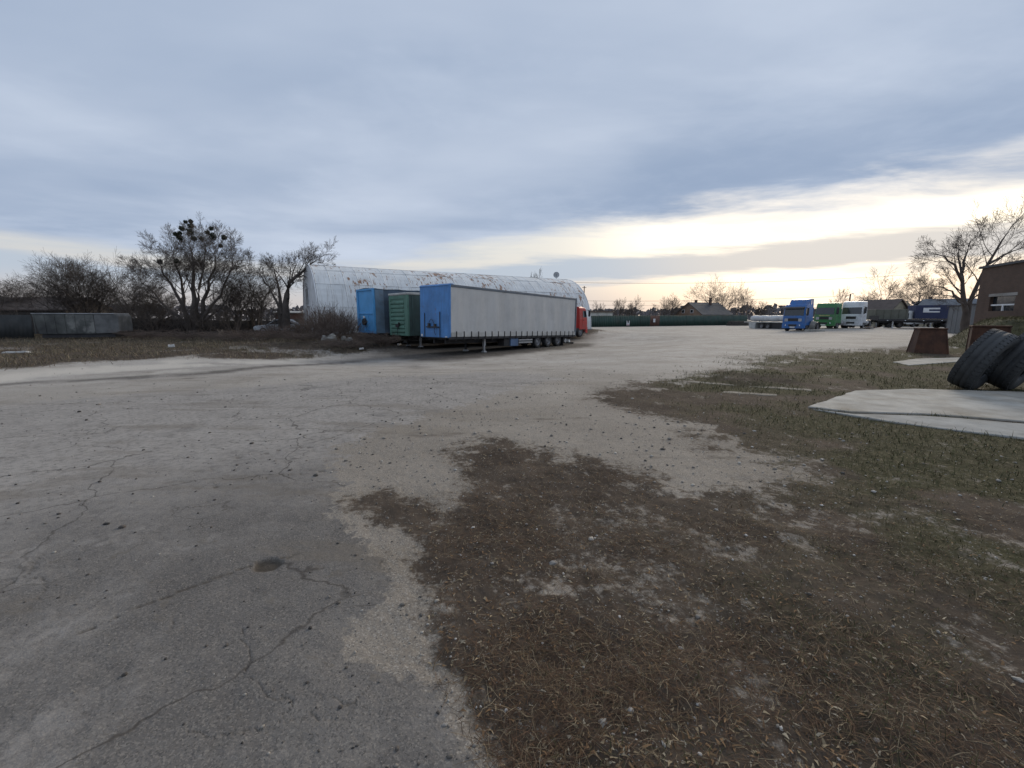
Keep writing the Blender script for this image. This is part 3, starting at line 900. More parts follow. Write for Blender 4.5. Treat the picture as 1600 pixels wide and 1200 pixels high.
def running_gear(root, L, base, gnd, xs, r=.44, legx=-2.6, legz=None):
    """chassis rails, legs, axles, wheels; base = underside of the body, gnd(x) = local ground height"""
    ch = MB()
    for s in (-1, 1):
        ch.bb((-L + .1, s * .5 - .06, base - .32), (-.4, s * .5 + .06, base - .002))
    for k in range(9):
        ch.bb((-.6 - k * (L - 1.2) / 8 - .05, -1.2, base - .12), (-.6 - k * (L - 1.2) / 8 + .05, 1.2, base - .004))
    ch.build('chassis', M['steel_dark'], root)
    lg = []
    for s in (-1, 1):
        g0 = gnd(legx)
        m = MB()
        m.bb((legx - .07, s * .82 - .07, g0 + .42), (legx + .07, s * .82 + .07, base - .05))
        m.bb((legx - .05, s * .82 - .05, g0 + .05), (legx + .05, s * .82 + .05, g0 + .5))
        o = m.build('landing_leg', M['steel_dark'] if s < 0 else M['alu'], root)
        f = MB(); f.hexa([(legx - .17, s * .82 - .12, g0), (legx + .17, s * .82 - .12, g0), (legx + .17, s * .82 + .12, g0), (legx - .17, s * .82 + .12, g0),
                          (legx - .06, s * .82 - .1, g0 + .1), (legx + .06, s * .82 - .1, g0 + .1), (legx + .06, s * .82 + .1, g0 + .1), (legx - .06, s * .82 + .1, g0 + .1)])
        f.build('foot', M['alu'], o)
    br = MB(); br.tube((legx, -.82, gnd(legx) + .6), (legx, .82, gnd(legx) + .6), .03); br.tube((legx, -.82, gnd(legx) + .55), (legx - .9, -.5, base - .2), .025); br.tube((legx, .82, gnd(legx) + .55), (legx - .9, .5, base - .2), .025)
    br.build('leg_brace', M['steel_dark'], root)
    for x in xs:
        ax = MB(); ax.tube((x, -1.0, gnd(x) + r), (x, 1.0, gnd(x) + r), .07); ax.bb((x - .4, -.62, gnd(x) + r + .05), (x + .4, -.42, base - .3)); ax.bb((x - .4, .42, gnd(x) + r + .05), (x + .4, .62, base - .3))
        ax.build('axle', M['steel_dark'], root)
        for s in (-1, 1):
            wheel(root, (x, s * 1.04, gnd(x) + r), r, .36, s)
    bp = MB(); bp.bb((-L + .05, -1.15, base - .62), (-L + .15, 1.15, base - .48)); bp.bb((-L + .05, -.6, base - .5), (-L + .13, -.5, base - .25)); bp.bb((-L + .05, .5, base - .5), (-L + .13, .6, base - .25))
    bp.build('rear_bumper', M['steel_dark'], root)

# --- grey curtain-sided semi-trailer
A = at(701, 528, 23.8); B = at(901, 524, 34.6)
dvec = Vector((B.x - A.x, B.y - A.y, 0)).normalized()
fwd = -dvec
left = Vector((-fwd.y, fwd.x, 0))
TL = 13.7
org = Vector((A.x, A.y, -.47)) - left * 1.25
TILT = .0235
ct = thing('curtain_trailer', 'long grey curtain sided trailer with bright blue front wall', 'trailer', org, (0, -TILT, math.atan2(fwd.y, fwd.x)))
gl = lambda x: -x * TILT
base, top = 1.04, 4.02
fr = MB(); fr.bb((-.06, -1.25, base), (0, 1.25, top - .1)); 
fw = fr.build('front_wall', M['blue_bulk'], ct, bevel=.012)
for s in (-1, 1):
    MB().bb((-.16, min(s * 1.17, s * 1.275), base + .01), (-.02, max(s * 1.17, s * 1.275), top - .06)).build('corner_post', M['blue_bulk'], ct, bevel=.03)
ct2 = MB(); ct2.prism_y([(-.35, top - .1), (.03, top - .1), (.03, top - .06), (-.1, top + .02), (-.35, top + .02)], -1.27, 1.27); ct2.build('front_cap', M['blue_bulk'], fw)
# air and light couplings on the front wall
hw = MB()
hw.bb((.005, -.62, base + .55), (.10, .42, base + .62)); hw.bb((.01, -.45, base + .62), (.12, -.3, base + .8)); hw.bb((.01, .05, base + .62), (.1, .2, base + .76))
hw.build('coupling_bracket', M['steel_dark'], fw)
for yy in (-.82, .52):
    MB().tube((.03, yy, base + .02), (.03, yy, base + (1.4 if yy < 0 else 1.45)), .022, .022, 6).build('stowage_tube', M['steel_dark'], fw)
hz = MB(); prev = None
pts = [Vector((.09, -.4 + .5 * k / 12 + .0, base + .75 + .28 * math.sin(k / 12 * math.pi))) for k in range(13)]
hz.path(pts, .014, 5)
hz.build('air_hose', M['black_plastic'], fw)
MB().path([Vector((.08, .1, base + .6)), Vector((.1, .12, base + .35)), Vector((.07, .2, base + .12))], .014, 5).build('air_hose', M['black_plastic'], fw)
MB().bb((.005, -1.15, base + .03), (.02, -1.02, base + .16)).build('marker_plate', M['plate'], fw)
MB().bb((.005, .95, base + .02), (.02, 1.12, base + .07)).build('marker_plate', M['plate'], fw)
# curtains: gently bellied between the poles
for s in (1, -1):
    n1, n2 = 56, 10
    V, F = [], []
    rg = random.Random(4 + s)
    for i in range(n1 + 1):
        x = -.14 - (TL - .30) * i / n1
        for j in range(n2 + 1):
            z = base + .06 + (top - .16 - base - .06) * j / n2
            bell = .018 * math.sin(i * .9) * math.sin(math.pi * j / n2) + .012 * math.sin(i * 2.3 + j * .4) + .01 * rg.uniform(-1, 1) * math.sin(math.pi * j / n2)
            V.append((x, s * (1.255 + bell), z))
    for i in range(n1):
        for j in range(n2):
            a = i * (n2 + 1) + j
            F.append((a, a + 1, a + n2 + 2, a + n2 + 1))
    np_mesh('curtain', np.array(V), np.array(F), M['curtain'], ct, smooth=True)
    hm = MB(); hm.bb((-TL + .12, s * 1.262 - .012, base + .05), (-.16, s * 1.262 + .018, base + .30)); hm.build('curtain_hem', M['curtain_low'], ct)
    sr = MB(); sr.bb((-TL, s * 1.2, base - .10), (-.02, s * 1.27, base + .045)); sr.build('side_rail', M['steel_dark'], ct, bevel=.01)
    tr = MB(); tr.bb((-TL, s * 1.16, top - .17), (-.16, s * 1.285, top - .02)); tr.build('roof_rail', M['roof_rail'], ct, bevel=.02)
    st0 = None
    for k in range(22):
        x = -.55 - k * (TL - 1.0) / 21
        if st0 is None:
            st = MB(); st.bb((-.03, -.012, -.02), (.03, .012, .34)); st.bb((-.045, -.02, -.02), (.045, .02, .06)); st.tube((0, 0, -.02), (.01, -.02 * s, -.16), .018, .018, 5)
            st0 = st.build('strap', M['black_plastic'], ct); o = st0
        else:
            o = st0.copy(); COL.objects.link(o)
        o.parent = ct
        o.location = (x, s * 1.296, base + .02)
rf = MB()
for k in range(14):
    x0, x1 = -.1 - k * (TL - .15) / 14, -.1 - (k + 1) * (TL - .15) / 14
    dz_ = .02 * (k % 2)
    rf.add([(x0, -1.2, top - .03), (x1, -1.2, top - .03), (x1, 1.2, top - .03), (x0, 1.2, top - .03), (x0, 0, top + .02), (x1, 0, top + .02)], [(0, 1, 5, 4), (4, 5, 2, 3)])
rf.build('roof_sheet', M['tarp_pale'], ct)
rw = MB(); rw.bb((-TL, -1.24, base), (-TL + .06, 1.24, top - .05)); rw.bb((-TL - .02, -1.27, base), (-TL + .1, -1.2, top - .02)); rw.bb((-TL - .02, 1.2, base), (-TL + .1, 1.29, top - .02))
rd = rw.build('rear_door', M['roof_rail'], ct)
fl = MB(); fl.bb((-TL + .07, -1.2, base - .05), (-.07, 1.2, base + .02)); fl.build('floor', M['steel_dark'], ct)
running_gear(ct, TL, base - .05, gl, (-8.6, -9.92, -11.24), r=.43, legx=-3.35)
for x in (-8.6, -9.92, -11.24):
    mg = MB()
    prof = [(x + .56 * math.cos(a), gl(x) + .45 + .52 * math.sin(a)) for a in [math.pi * k / 10 for k in range(1, 10)]]
    for (xa, za), (xb, zb) in zip(prof[:-1], prof[1:]):
        mg.add([(xa, .84, za), (xb, .84, zb), (xb, 1.24, zb), (xa, 1.24, za)], [(0, 1, 2, 3)])
    mg.build('mudguard', M['black_plastic'], ct)
tb = MB(); tb.bb((-6.35, .62, base - .62), (-5.55, 1.2, base - .12)); tb.build('tool_box', M['blue_tool'], ct, bevel=.02)
t2 = MB(); t2.bb((-5.5, .62, base - .6), (-4.9, 1.15, base - .14)); t2.build('tool_box', M['steel_dark'], ct, bevel=.02)
ug = MB(); ug.bb((-7.95, 1.16, base - .45), (-6.4, 1.2, base - .34)); ug.bb((-7.95, 1.16, base - .28), (-6.4, 1.2, base - .18)); ug.build('side_guard', M['alu'], ct)
mf = MB(); mf.bb((-11.98, .82, gl(12) + .16), (-11.95, 1.22, gl(-12) + .7)); mf.build('mud_flap', M['black_plastic'], ct)
tk = MB(); tk.tube((-12.4, .75, base - .38), (-12.4, 1.15, base - .38), .16, .16, 12); tk.build('air_tank', M['alu'], ct, smooth=False)
sp_ = MB(); sp_.tube((-12.95, .8, base - .42), (-12.95, 1.18, base - .42), .12, .12, 10); sp_.build('reflector_lamp', M['plate'], ct)

# --- green ribbed box trailer between the two
def front_place(u_near, u_far, Ynear, Wd=2.5):
    """front face with its camera-right corner at pixel column u_near; returns origin, forward angle"""
    a = at(u_near, 500, Ynear)
    best = None
    for k in range(200, 800):
        th_ = k / 1000 * math.pi / 2
        d = Vector((math.cos(th_), math.sin(th_), 0))
        far_ = a + Vector((-d.y, d.x, 0)) * Wd
        u = CX + far_.x / far_.y * (FPX * cp + (CY - HOR) * sp)
        if best is None or abs(u - u_far) < best[0]:
            best = (abs(u - u_far), th_)
    d = Vector((math.cos(best[1]), math.sin(best[1]), 0))
    f = -d
    l = Vector((-f.y, f.x, 0))
    o = Vector((a.x, a.y, 0)) - l * Wd / 2
    return o, math.atan2(f.y, f.x)
go_, ga = front_place(638, 609, 27.6)
g_ground = gz(go_.x, go_.y)
gtr = thing('green_box_trailer', 'weathered dark green trailer with ribbed front wall and pale roof edge', 'trailer', (go_.x, go_.y, g_ground), ga)
zb = at(638, 525, 27.6).z - g_ground; zt = at(638, 459, 27.6).z - g_ground
f = MB(); f.bb((-.08, -1.22, zb), (-.02, 1.22, zt)); gfw = f.build('front_wall', M['green_box'], gtr)
f = MB(); f.bb((-.1, -1.25, zb), (.03, -1.02, zt)); f.bb((-.1, .80, zb), (.03, 1.25, zt)); f.bb((-.1, -1.02, zt - .3), (.02, .8, zt)); f.bb((-.1, -1.02, zb), (.03, .8, zb + .1))
f.build('front_frame', M['green_box'], gfw, bevel=.015)
for k in range(8):
    z0 = zb + .18 + k * (zt - zb - .55) / 8
    rbm = MB(); rbm.prism_y([(-.02, z0), (.0, z0), (.05, z0 + .05), (.05, z0 + .15), (.0, z0 + .20), (-.02, z0 + .20)], -1.0, .78); rbm.build('rib', M['green_box'], gfw)
cpn = MB(); cpn.bb((.05, -.2, zb + .55), (.16, .15, zb + .75)); cpn.path([Vector((.12, 0, zb + .6)), Vector((.16, .05, zb + .3)), Vector((.1, -.05, zb + .05))], .02, 5); cpn.tube((.08, .1, zb + .7), (.14, .25, zb + .85), .05, .05, 6)
cpn.build('coupling_bracket', M['steel_dark'], gfw)
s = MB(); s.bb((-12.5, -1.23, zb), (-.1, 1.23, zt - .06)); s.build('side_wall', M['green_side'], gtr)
for k in range(10):
    for sd in (1, -1):
        po = MB(); po.bb((-.4 - k * 1.3, sd * 1.23 - .03, zb), (-.3 - k * 1.3, sd * 1.23 + .03, zt - .1)); po.build('side_post', M['green_side'], gtr)
rfm = MB(); rfm.bb((-12.52, -1.28, zt - .06), (.06, 1.28, zt + .10)); rfm.build('roof', M['tarp_pale'], gtr, bevel=.05)
running_gear(gtr, 12.5, zb, lambda x: 0.0, (-8.3, -9.6, -10.9), r=.46, legx=-1.1)

# --- blue box trailer, leftmost
bo_, ba = front_place(585, 559, 29.4)
b_ground = gz(bo_.x, bo_.y) - .05
btr = thing('blue_box_trailer', 'sky blue box trailer with framed front wall, leftmost of the three', 'trailer', (bo_.x, bo_.y, b_ground), ba)
zb = at(585, 521, 29.4).z - b_ground; zt = at(585, 450, 29.4).z - b_ground
f = MB(); f.bb((-.10, -1.2, zb), (-.03, 1.2, zt)); bfw = f.build('front_wall', M['blue_box'], btr)
f = MB(); f.bb((-.12, -1.25, zb), (.04, -1.02, zt)); f.bb((-.12, 1.12, zb), (.04, 1.25, zt)); f.bb((-.12, -1.02, zt - .14), (.03, 1.12, zt)); f.bb((-.12, -1.02, zb), (.03, 1.12, zb + .07)); f.bb((-.1, -1.02, zb + (zt - zb) * .43), (.03, 1.12, zb + (zt - zb) * .43 + .08))
f.bb((-.1, .36, zb), (.025, .42, zb + (zt - zb) * .43))
f.build('front_frame', M['blue_box'], bfw, bevel=.012)
cb = MB(); cb.tube((-.02, -.15, zb + .78), (.12, -.15, zb + .78), .26, .24, 14); cb.build('spare_coupling', M['steel_dark'], bfw)
cb = MB(); cb.bb((0, -.22, zb + .08), (.06, -.08, zb + .6)); cb.build('coupling_post', M['blue_box'], bfw)
cb = MB(); cb.bb((.0, -.25, zb + 1.05), (.08, -.1, zb + 1.2)); cb.build('marker_plate', M['plate'], bfw)
n1, n2 = 40, 8
for sd in (1, -1):
    V, F = [], []
    rg = random.Random(14 + sd)
    for i in range(n1 + 1):
        for j in range(n2 + 1):
            sag = .05 * abs(math.sin(i * .55)) * (j == n2)
            V.append((-.1 - 12.4 * i / n1, sd * (1.24 + .02 * math.sin(i * 1.3 + j) + .02 * rg.uniform(-1, 1)), zb + (zt - zb) * j / n2 - sag))
    for i in range(n1):
        for j in range(n2):
            a = i * (n2 + 1) + j
            F.append((a, a + 1, a + n2 + 2, a + n2 + 1))
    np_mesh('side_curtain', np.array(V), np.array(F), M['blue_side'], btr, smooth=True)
f = MB(); f.bb((-.75, 1.236, zb + .02), (-.12, 1.29, zt - .1)); f.build('corner_panel', material('pale blue grey panel', (.13, .20, .27), .6, var=.2, dirt=.4), btr)
V, F = [], []
for i in range(n1 + 1):
    for j, (yy, zz) in enumerate(((-1.28, -.04), (-.6, .03), (0, .05), (.6, .03), (1.28, -.04))):
        V.append((-.0 - 12.5 * i / n1, yy, zt + zz - .06 * abs(math.sin(i * .55)) * (1 if j in (1, 2, 3) else .6)))
for i in range(n1):
    for j in range(4):
        a = i * 5 + j
        F.append((a, a + 1, a + 6, a + 5))
np_mesh('roof_tarp', np.array(V), np.array(F), material('sagging grey brown roof tarpaulin', (.17, .16, .15), .7, var=.25, dirt=.4), btr, smooth=True)
f = MB(); f.bb((-12.5, -1.2, zb - .02), (-.1, 1.2, zb + .03)); f.build('floor', M['steel_dark'], btr)
running_gear(btr, 12.4, zb, lambda x: 0.0, (-8.2, -9.5, -10.8), r=.46, legx=-2.6)


# --- truck tractors
def truck(name, label, color, loc, ang, H=3.6, W=2.46, style='high', grille=None, chassis_len=6.0, sleeper=2.15, visor=True, group='parked truck tractors', deflector=None, band=None, lettering=False):
    """local +x forward with the front bumper at x = 0"""
    root = thing(name, label, 'truck', loc, ang, group)
    hw_ = W / 2
    cz, ct_ = .95, H                                   # underside and top of the cab
    wz0, wz1 = 1.88, min(2.82, H - .35)                # windscreen band
    L = sleeper
    # cab shell: side profile with raked screen, tapered in plan towards the front
    def ring(z, xf, hy, xb=-L):
        return [(xf - .22, -hy, z), (xf - .05, -hy + .10, z), (xf, -hy + .38, z), (xf, hy - .38, z), (xf - .05, hy - .10, z), (xf - .22, hy, z), (xb, hy, z), (xb, -hy, z)]
    lv = [(cz - .2, -.02, hw_), (1.30, 0.0, hw_), (wz0 - .06, -.04, hw_), (wz0, -.06, hw_ - .01), (wz1, -.22, hw_ - .05), (wz1 + .12, -.24, hw_ - .05)]
    if style == 'high':
        lv += [(H - .35, -.55, hw_ - .09), (H - .08, -.85, hw_ - .12), (H, -1.1, hw_ - .2)]
    elif style == 'box':
        lv += [(H - .22, -.30, hw_ - .06), (H - .06, -.42, hw_ - .09), (H, -.7, hw_ - .2)]
    else:
        lv += [(H - .12, -.42, hw_ - .08), (H, -.8, hw_ - .18)]
    mb = MB()
    vs = []
    for z, xf, hy in lv:
        vs += ring(z, xf, hy)
    fs = []
    for k in range(len(lv) - 1):
        for i in range(8):
            fs.append((k * 8 + i, k * 8 + (i + 1) % 8, (k + 1) * 8 + (i + 1) % 8, (k + 1) * 8 + i))
    fs += [tuple(range(7, -1, -1)), tuple(len(lv) * 8 - 8 + i for i in range(8))]
    mb.add(vs, fs)
    paint = material(name + ' paint', color, .38, var=.08, vscale=1.0, dirt=.45, dirtc=(.12, .10, .085))
    cab = mb.build('cab', paint, root, bevel=.03)
    # windscreen proud of the shell
    e = .012
    ws = MB()
    y0, y1 = hw_ - .17, hw_ - .20
    ws.add([(-.06 + e, -y0, wz0 + .04), (-.06 + e, y0, wz0 + .04), (-.215 + e, y1, wz1 - .02), (-.215 + e, -y1, wz1 - .02), (-.10, -y0, wz0 + .04), (-.10, y0, wz0 + .04), (-.26, y1, wz1 - .02), (-.26, -y1, wz1 - .02)],
           [(0, 1, 2, 3), (4, 7, 6, 5), (0, 4, 5, 1), (1, 5, 6, 2), (2, 6, 7, 3), (3, 7, 4, 0)])
    ws.build('windscreen', M['glass'], root)
    for s in (-1, 1):
        q_ = MB()
        # corner glass and side window
        q_.hexa([(-.30, s * (hw_ - .035), wz0 + .04), (-1.05, s * (hw_ - .03), wz0 + .04), (-1.05, s * (hw_ + .006), wz0 + .04), (-.30, s * (hw_ + .004), wz0 + .04),
                 (-.42, s * (hw_ - .075), wz1 - .06), (-1.05, s * (hw_ - .07), wz1 - .06), (-1.05, s * (hw_ - .035), wz1 - .06), (-.42, s * (hw_ - .037), wz1 - .06)])
        q_.build('side_window', M['glass'], root)
        d_ = MB(); d_.bb((-1.12, s * (hw_ + .001), 1.05), (-.28, s * (hw_ + .014), wz0)); dr = d_.build('door', paint, root, bevel=.01)
        MB().bb((-1.05, s * (hw_ + .016), 1.62), (-.85, s * (hw_ + .045), 1.68)).build('handle', M['black_plastic'], dr)
        # mirror on its arm
        mr_ = MB(); mr_.bb((-.30, s * (hw_ + .12), wz0 + .12), (-.14, s * (hw_ + .32), wz1 + .02)); mo = mr_.build('mirror', M['black_plastic'], root, bevel=.04)
        MB().tube((-.26, s * (hw_ - .08), wz1 + .05), (-.22, s * (hw_ + .22), wz1), .025, .025, 6).build('mirror_arm', M['black_plastic'], mo)
        hl = MB(); hl.hexa([(-.16, s * (hw_ - .08), .66), (.05, s * (hw_ - .48), .66), (.075, s * (hw_ - .48), .68), (-.13, s * (hw_ - .04), .68), (-.18, s * (hw_ - .06), .88), (.04, s * (hw_ - .52), .84), (.075, s * (hw_ - .52), .84), (-.13, s * (hw_ - .04), .88)])
        hl.build('headlight', M['lamp_glass'], root)
        ft = MB(); ft.tube((-2.3, s * .95, .75), (-3.4, s * .95, .75), .32, .32, 12); ft.build('fuel_tank', M['alu'], root)
    # grille and bumper
    gr = MB(); gw = hw_ * .42
    for k in range(4):
        gr.bb((0.004, -gw, 1.28 + k * .075), (.03, gw, 1.325 + k * .075))
    gr.bb((-.02, -gw - .03, 1.25), (.012, gw + .03, 1.60))
    gr.build('grille', grille or M['black_plastic'], root)
    if band:
        b_ = MB(); b_.bb((-.02, -hw_ + .30, 1.22), (.010, -gw - .05, 1.56)); b_.bb((-.02, gw + .05, 1.22), (.010, hw_ - .30, 1.56)); b_.build('grille_surround', band, root, bevel=.01)
    bu = MB()
    bu.add([(x, y, z) for z in (.38, .98) for x, y in ((-.5, -hw_ - .01), (-.14, -hw_ - .01), (.03, -hw_ + .30), (.05, -.5), (.05, .5), (.03, hw_ - .30), (-.14, hw_ + .01), (-.5, hw_ + .01))],
           [(i, (i + 1) % 8, 8 + (i + 1) % 8, 8 + i) for i in range(8)] + [tuple(range(7, -1, -1)), tuple(range(8, 16))])
    bump_ = bu.build('bumper', paint, root, bevel=.02)
    MB().bb((.045, -.45, .62), (.065, .45, .86)).build('air_intake', M['black_plastic'], bump_)
    MB().bb((.06, -.27, .46), (.075, .27, .58)).build('number_plate', M['plate'], bump_)
    if lettering:
        le = material('faded yellow lettering', (.42, .36, .16), .6, var=.3, vscale=8)
        for k in range(8):
            MB().bb((-.03, -.62 + k * .16, 1.70), (-.014, -.50 + k * .16, 1.82)).build('letter', le, cab)
    if visor:
        v_ = MB(); v_.hexa([(-.20, -hw_ + .14, wz1 - .02), (.10, -hw_ + .2, wz1 - .06), (.10, hw_ - .2, wz1 - .06), (-.20, hw_ - .14, wz1 - .02), (-.22, -hw_ + .14, wz1 + .16), (.06, -hw_ + .2, wz1 + .02), (.06, hw_ - .2, wz1 + .02), (-.22, hw_ - .14, wz1 + .16)])
        v_.build('sun_visor', M['black_plastic'], root)
    if deflector:
        df = MB(); H2 = deflector
        df.hexa([(-.75, -hw_ + .35, H - .12), (-.75, hw_ - .35, H - .12), (-L, hw_ - .12, H - .12), (-L, -hw_ + .12, H - .12), (-1.15, -hw_ + .40, H2 - .12), (-1.15, hw_ - .40, H2 - .12), (-L - .02, hw_ - .13, H2), (-L - .02, -hw_ + .13, H2)])
        df.build('roof_deflector', paint, root, bevel=.06)
        for s in (-1, 1):
            sk = MB(); sk.hexa([(-L, s * (hw_ - .04), 1.2), (-L - .55, s * (hw_ - .04), 1.2), (-L - .55, s * hw_, 1.2), (-L, s * hw_, 1.2), (-L, s * (hw_ - .14), H2 - .02), (-L - .5, s * (hw_ - .14), H2 - .02), (-L - .5, s * (hw_ - .1), H2 - .02), (-L, s * (hw_ - .1), H2 - .02)])
            sk.build('side_fairing', paint, root)
    ch = MB()
    for s in (-1, 1):
        ch.bb((-chassis_len, s * .42 - .05, .72), (-.4, s * .42 + .05, .98))
    ch.bb((-chassis_len, -1.15, .55), (-chassis_len + .1, 1.15, .72)); ch.bb((-3.6, -.5, .6), (-2.4, .5, .95))
    ch.build('chassis', M['steel_dark'], root)
    fw5 = MB(); fw5.prism_z([(-4.1, -.45), (-5.1, -.42), (-5.5, -.15), (-5.0, 0), (-5.5, .15), (-5.1, .42), (-4.1, .45)], 1.05, 1.14); fw5.bb((-4.9, -.4, .95), (-4.4, .4, 1.06)); fw5.build('fifth_wheel', M['steel_dark'], root)
    for s in (-1, 1):
        wheel(root, (-1.35, s * (hw_ - .20), .5), .5, .32, s)
        wheel(root, (-4.75, s * (hw_ - .18), .5), .5, .30, s)
        wheel(root, (-4.75, s * (hw_ - .52), .5), .5, .30, s)
        a_ = MB()
        pr = [(-4.75 + .62 * math.cos(a), .55 + .56 * math.sin(a)) for a in [math.pi * k / 8 for k in range(9)]]
        for (xa, za), (xb, zb_) in zip(pr[:-1], pr[1:]):
            a_.hexa([(xa, s * (hw_ - .68), za), (xb, s * (hw_ - .68), zb_), (xb, s * hw_, zb_), (xa, s * hw_, za), (xa, s * (hw_ - .68), za + .02), (xb, s * (hw_ - .68), zb_ + .02), (xb, s * hw_, zb_ + .02), (xa, s * hw_, za + .02)])
        a_.build('mudguard', M['black_plastic'], root)
        st = MB(); st.bb((-2.1, s * (hw_ - .3), .42), (-1.95, s * hw_, 1.1)) if False else st.bb((-.85, s * (hw_ - .28), .40), (-.42, s * (hw_ - .0), .52)); st.bb((-.85, s * (hw_ - .28), .66), (-.42, s * (hw_ - .02), .76))
        st.build('step', M['black_plastic'], root)
    return root

# red cab behind the grey trailer, pointing away to the right
rp = at(903, 500, 43.5)
d_ = Vector((.655, .755, 0)).normalized()
truck('red_truck', 'bright red truck cab peeking out behind the long grey trailer', (.42, .028, .022), (rp.x, rp.y, fz(rp.x, rp.y)), math.atan2(d_.y, d_.x), H=2.95, style='low', sleeper=1.65, visor=False, group=None)
# the row of tractors facing the yard
def tr_at(u, Y): 
    p = at(u, 500, Y); return (p.x, p.y, fz(p.x, p.y))
angT = math.atan2(-.66, -.75)
truck('blue_truck', 'bright blue truck tractor with tall roof deflector, foremost of the parked row', (.02, .12, .36), tr_at(1239, 52.5), math.atan2(-.60, -.80), H=3.35, style='low', deflector=3.98, band=M['alu'])
truck('green_truck', 'bright green truck tractor parked between the blue and white ones', (.03, .17, .05), tr_at(1287, 57.5), math.atan2(-.56, -.83), H=3.45, style='box', band=M['alu'], visor=False, lettering=True)
truck('white_truck', 'white flat fronted truck tractor with a dark wide windscreen', (.62, .65, .68), tr_at(1329, 58.0), math.atan2(-.62, -.78), H=3.62, style='box', visor=False)
# ------------------------------------------------------------------ buildings and fences beyond the yard
M['fence_green'] = material('dark green profiled sheet', (0.012, 0.042, 0.033), 0.6, var=0.15, vscale=.4, dirt=0.3, dirtc=(0.06, 0.06, 0.05), coords='World')
M['post_grey'] = material('galvanised post', (0.16, 0.17, 0.17), 0.6, var=.2)
M['sign_white'] = material('white sign board', (0.62, 0.63, 0.64), 0.5, var=.08)
M['sign_red'] = material('red sign print', (0.38, 0.04, 0.035), 0.5)
M['brown_sheet'] = material('rusty brown sheet', (0.10, 0.05, 0.035), 0.7, var=.3, rust=.4, coords='World')
M['roof_dark'] = material('dark slate roof', (0.06, 0.062, 0.068), 0.75, var=.2, vscale=1.2, dirt=.4, dirtc=(.1, .09, .075), coords='World')
M['brick'] = None
def brick_mat(name, c1, c2, mortar, scale=1.0, dirtk=.4):
    m = bpy.data.materials.new(name); m.use_nodes = True
    t = NT(m.node_tree)
    b = t.n('ShaderNodeBsdfPrincipled'); o = t.n('ShaderNodeOutputMaterial'); t.l(b.outputs[0], o.inputs[0])
    tcn = t.n('ShaderNodeTexCoord'); ob = tcn.outputs['Object']
    x, y, z = t.xyz(ob)
    v = t.comb(t.math('ADD', x, y), z, 0.0)
    br = t.n('ShaderNodeTexBrick')
    t.l(v, br.inputs['Vector'])
    br.inputs['Color1'].default_value = (*c1, 1); br.inputs['Color2'].default_value = (*c2, 1); br.inputs['Mortar'].default_value = (*mortar, 1)
    br.inputs['Scale'].default_value = scale
    br.inputs['Brick Width'].default_value = .25; br.inputs['Row Height'].default_value = .075; br.inputs['Mortar Size'].default_value = .008
    c = t.mix(t.math('MULTIPLY', t.mr(t.noise(ob, .8, 6, .65), .4, .7), dirtk), br.outputs['Color'], tuple(k * .35 for k in c1))
    t.l(c, b.inputs['Base Color']); b.inputs['Roughness'].default_value = .85
    return m
M['brick'] = brick_mat('brown red brick', (.105, .060, .040), (.08, .048, .034), (.09, .078, .066))
M['brick2'] = brick_mat('tan brick gable', (.24, .15, .10), (.20, .12, .08), (.22, .2, .17))
M['tan_wall'] = material('tan rendered wall', (.27, .245, .18), .85, var=.12, dirt=.35, coords='World')

# green sheet fence, panel by panel
FA, FB = at(918, 513, 76.0), at(1167, 508, 98.0)
fl = math.hypot(FB.x - FA.x, FB.y - FA.y)
fang = math.atan2(FB.y - FA.y, FB.x - FA.x)
fz0 = -.25
gf = thing('sheet_fence', 'long dark green corrugated sheet fence across the back of the yard', 'fence', (FA.x, FA.y, fz0), fang)
nb = 18
bw = fl / nb
pm = None
for k in range(nb):
    if pm is None:
        V, F = [], []
        nx = 24
        for i in range(nx + 1):
            x = bw * i / nx
            yy = -.02 if (i % 4) in (1, 2) else .02
            V += [(x, yy, .06), (x, yy, 2.25)]
        for i in range(nx):
            F.append((2 * i, 2 * i + 2, 2 * i + 3, 2 * i + 1))
        pm = np_mesh('fence_panel', np.array(V), np.array(F), M['fence_green'], gf); o = pm
        o.modifiers.new('thick', 'SOLIDIFY').thickness = .004
    else:
        o = pm.copy(); COL.objects.link(o); o.parent = gf
    zz = k / nb * .18 + (.02 if k % 3 else 0)
    o.location = (k * bw, 0, zz)
    if k == 6:                                    # the brown patched bay
        o2 = o.data.copy(); o2.materials[0] = M['brown_sheet']; o.data = o2
        tag(o, 'rusty brown patched fence panel')
    ps = MB(); ps.bb((-.04, .03, -.3), (.04, .11, 2.32)); p_ = ps.build('fence_post', M['post_grey'], gf); p_.location = (k * bw, 0, zz)
for k, (u, v0, v1, wd) in enumerate(((981, 501, 508.5, .75), (1022, 498, 503.5, .55))):
    Yg = None
    for Y in np.linspace(70, 100, 400):
        p = at(u, 500, Y)
        if abs((p.x - FA.x) * -math.sin(fang) + (p.y - FA.y) * math.cos(fang) + .12) < .12: Yg = Y; break
    Yg = Yg or 82
    a, b = at(u, v1, Yg), at(u, v0, Yg)
    s = thing('fence_sign', ('white notice board with red print hung low on the green fence' if k == 0 else 'small plain white notice hung on the green fence right of the brown patch'), 'sign', (a.x, a.y - .05, a.z), fang)
    h_ = b.z - a.z
    MB().bb((-wd / 2, -.02, 0), (wd / 2, 0, h_)).build('board', M['sign_white'], s)
    if k == 0:
        MB().bb((-.33, -.035, .06), (.33, -.022, .16)).build('red_print', M['sign_red'], s)
        MB().prism_y([(-.25, h_), (.25, h_), (.08, h_ * .45), (-.08, h_ * .45)], -.036, -.023).build('dark_emblem', M['black_plastic'], s)

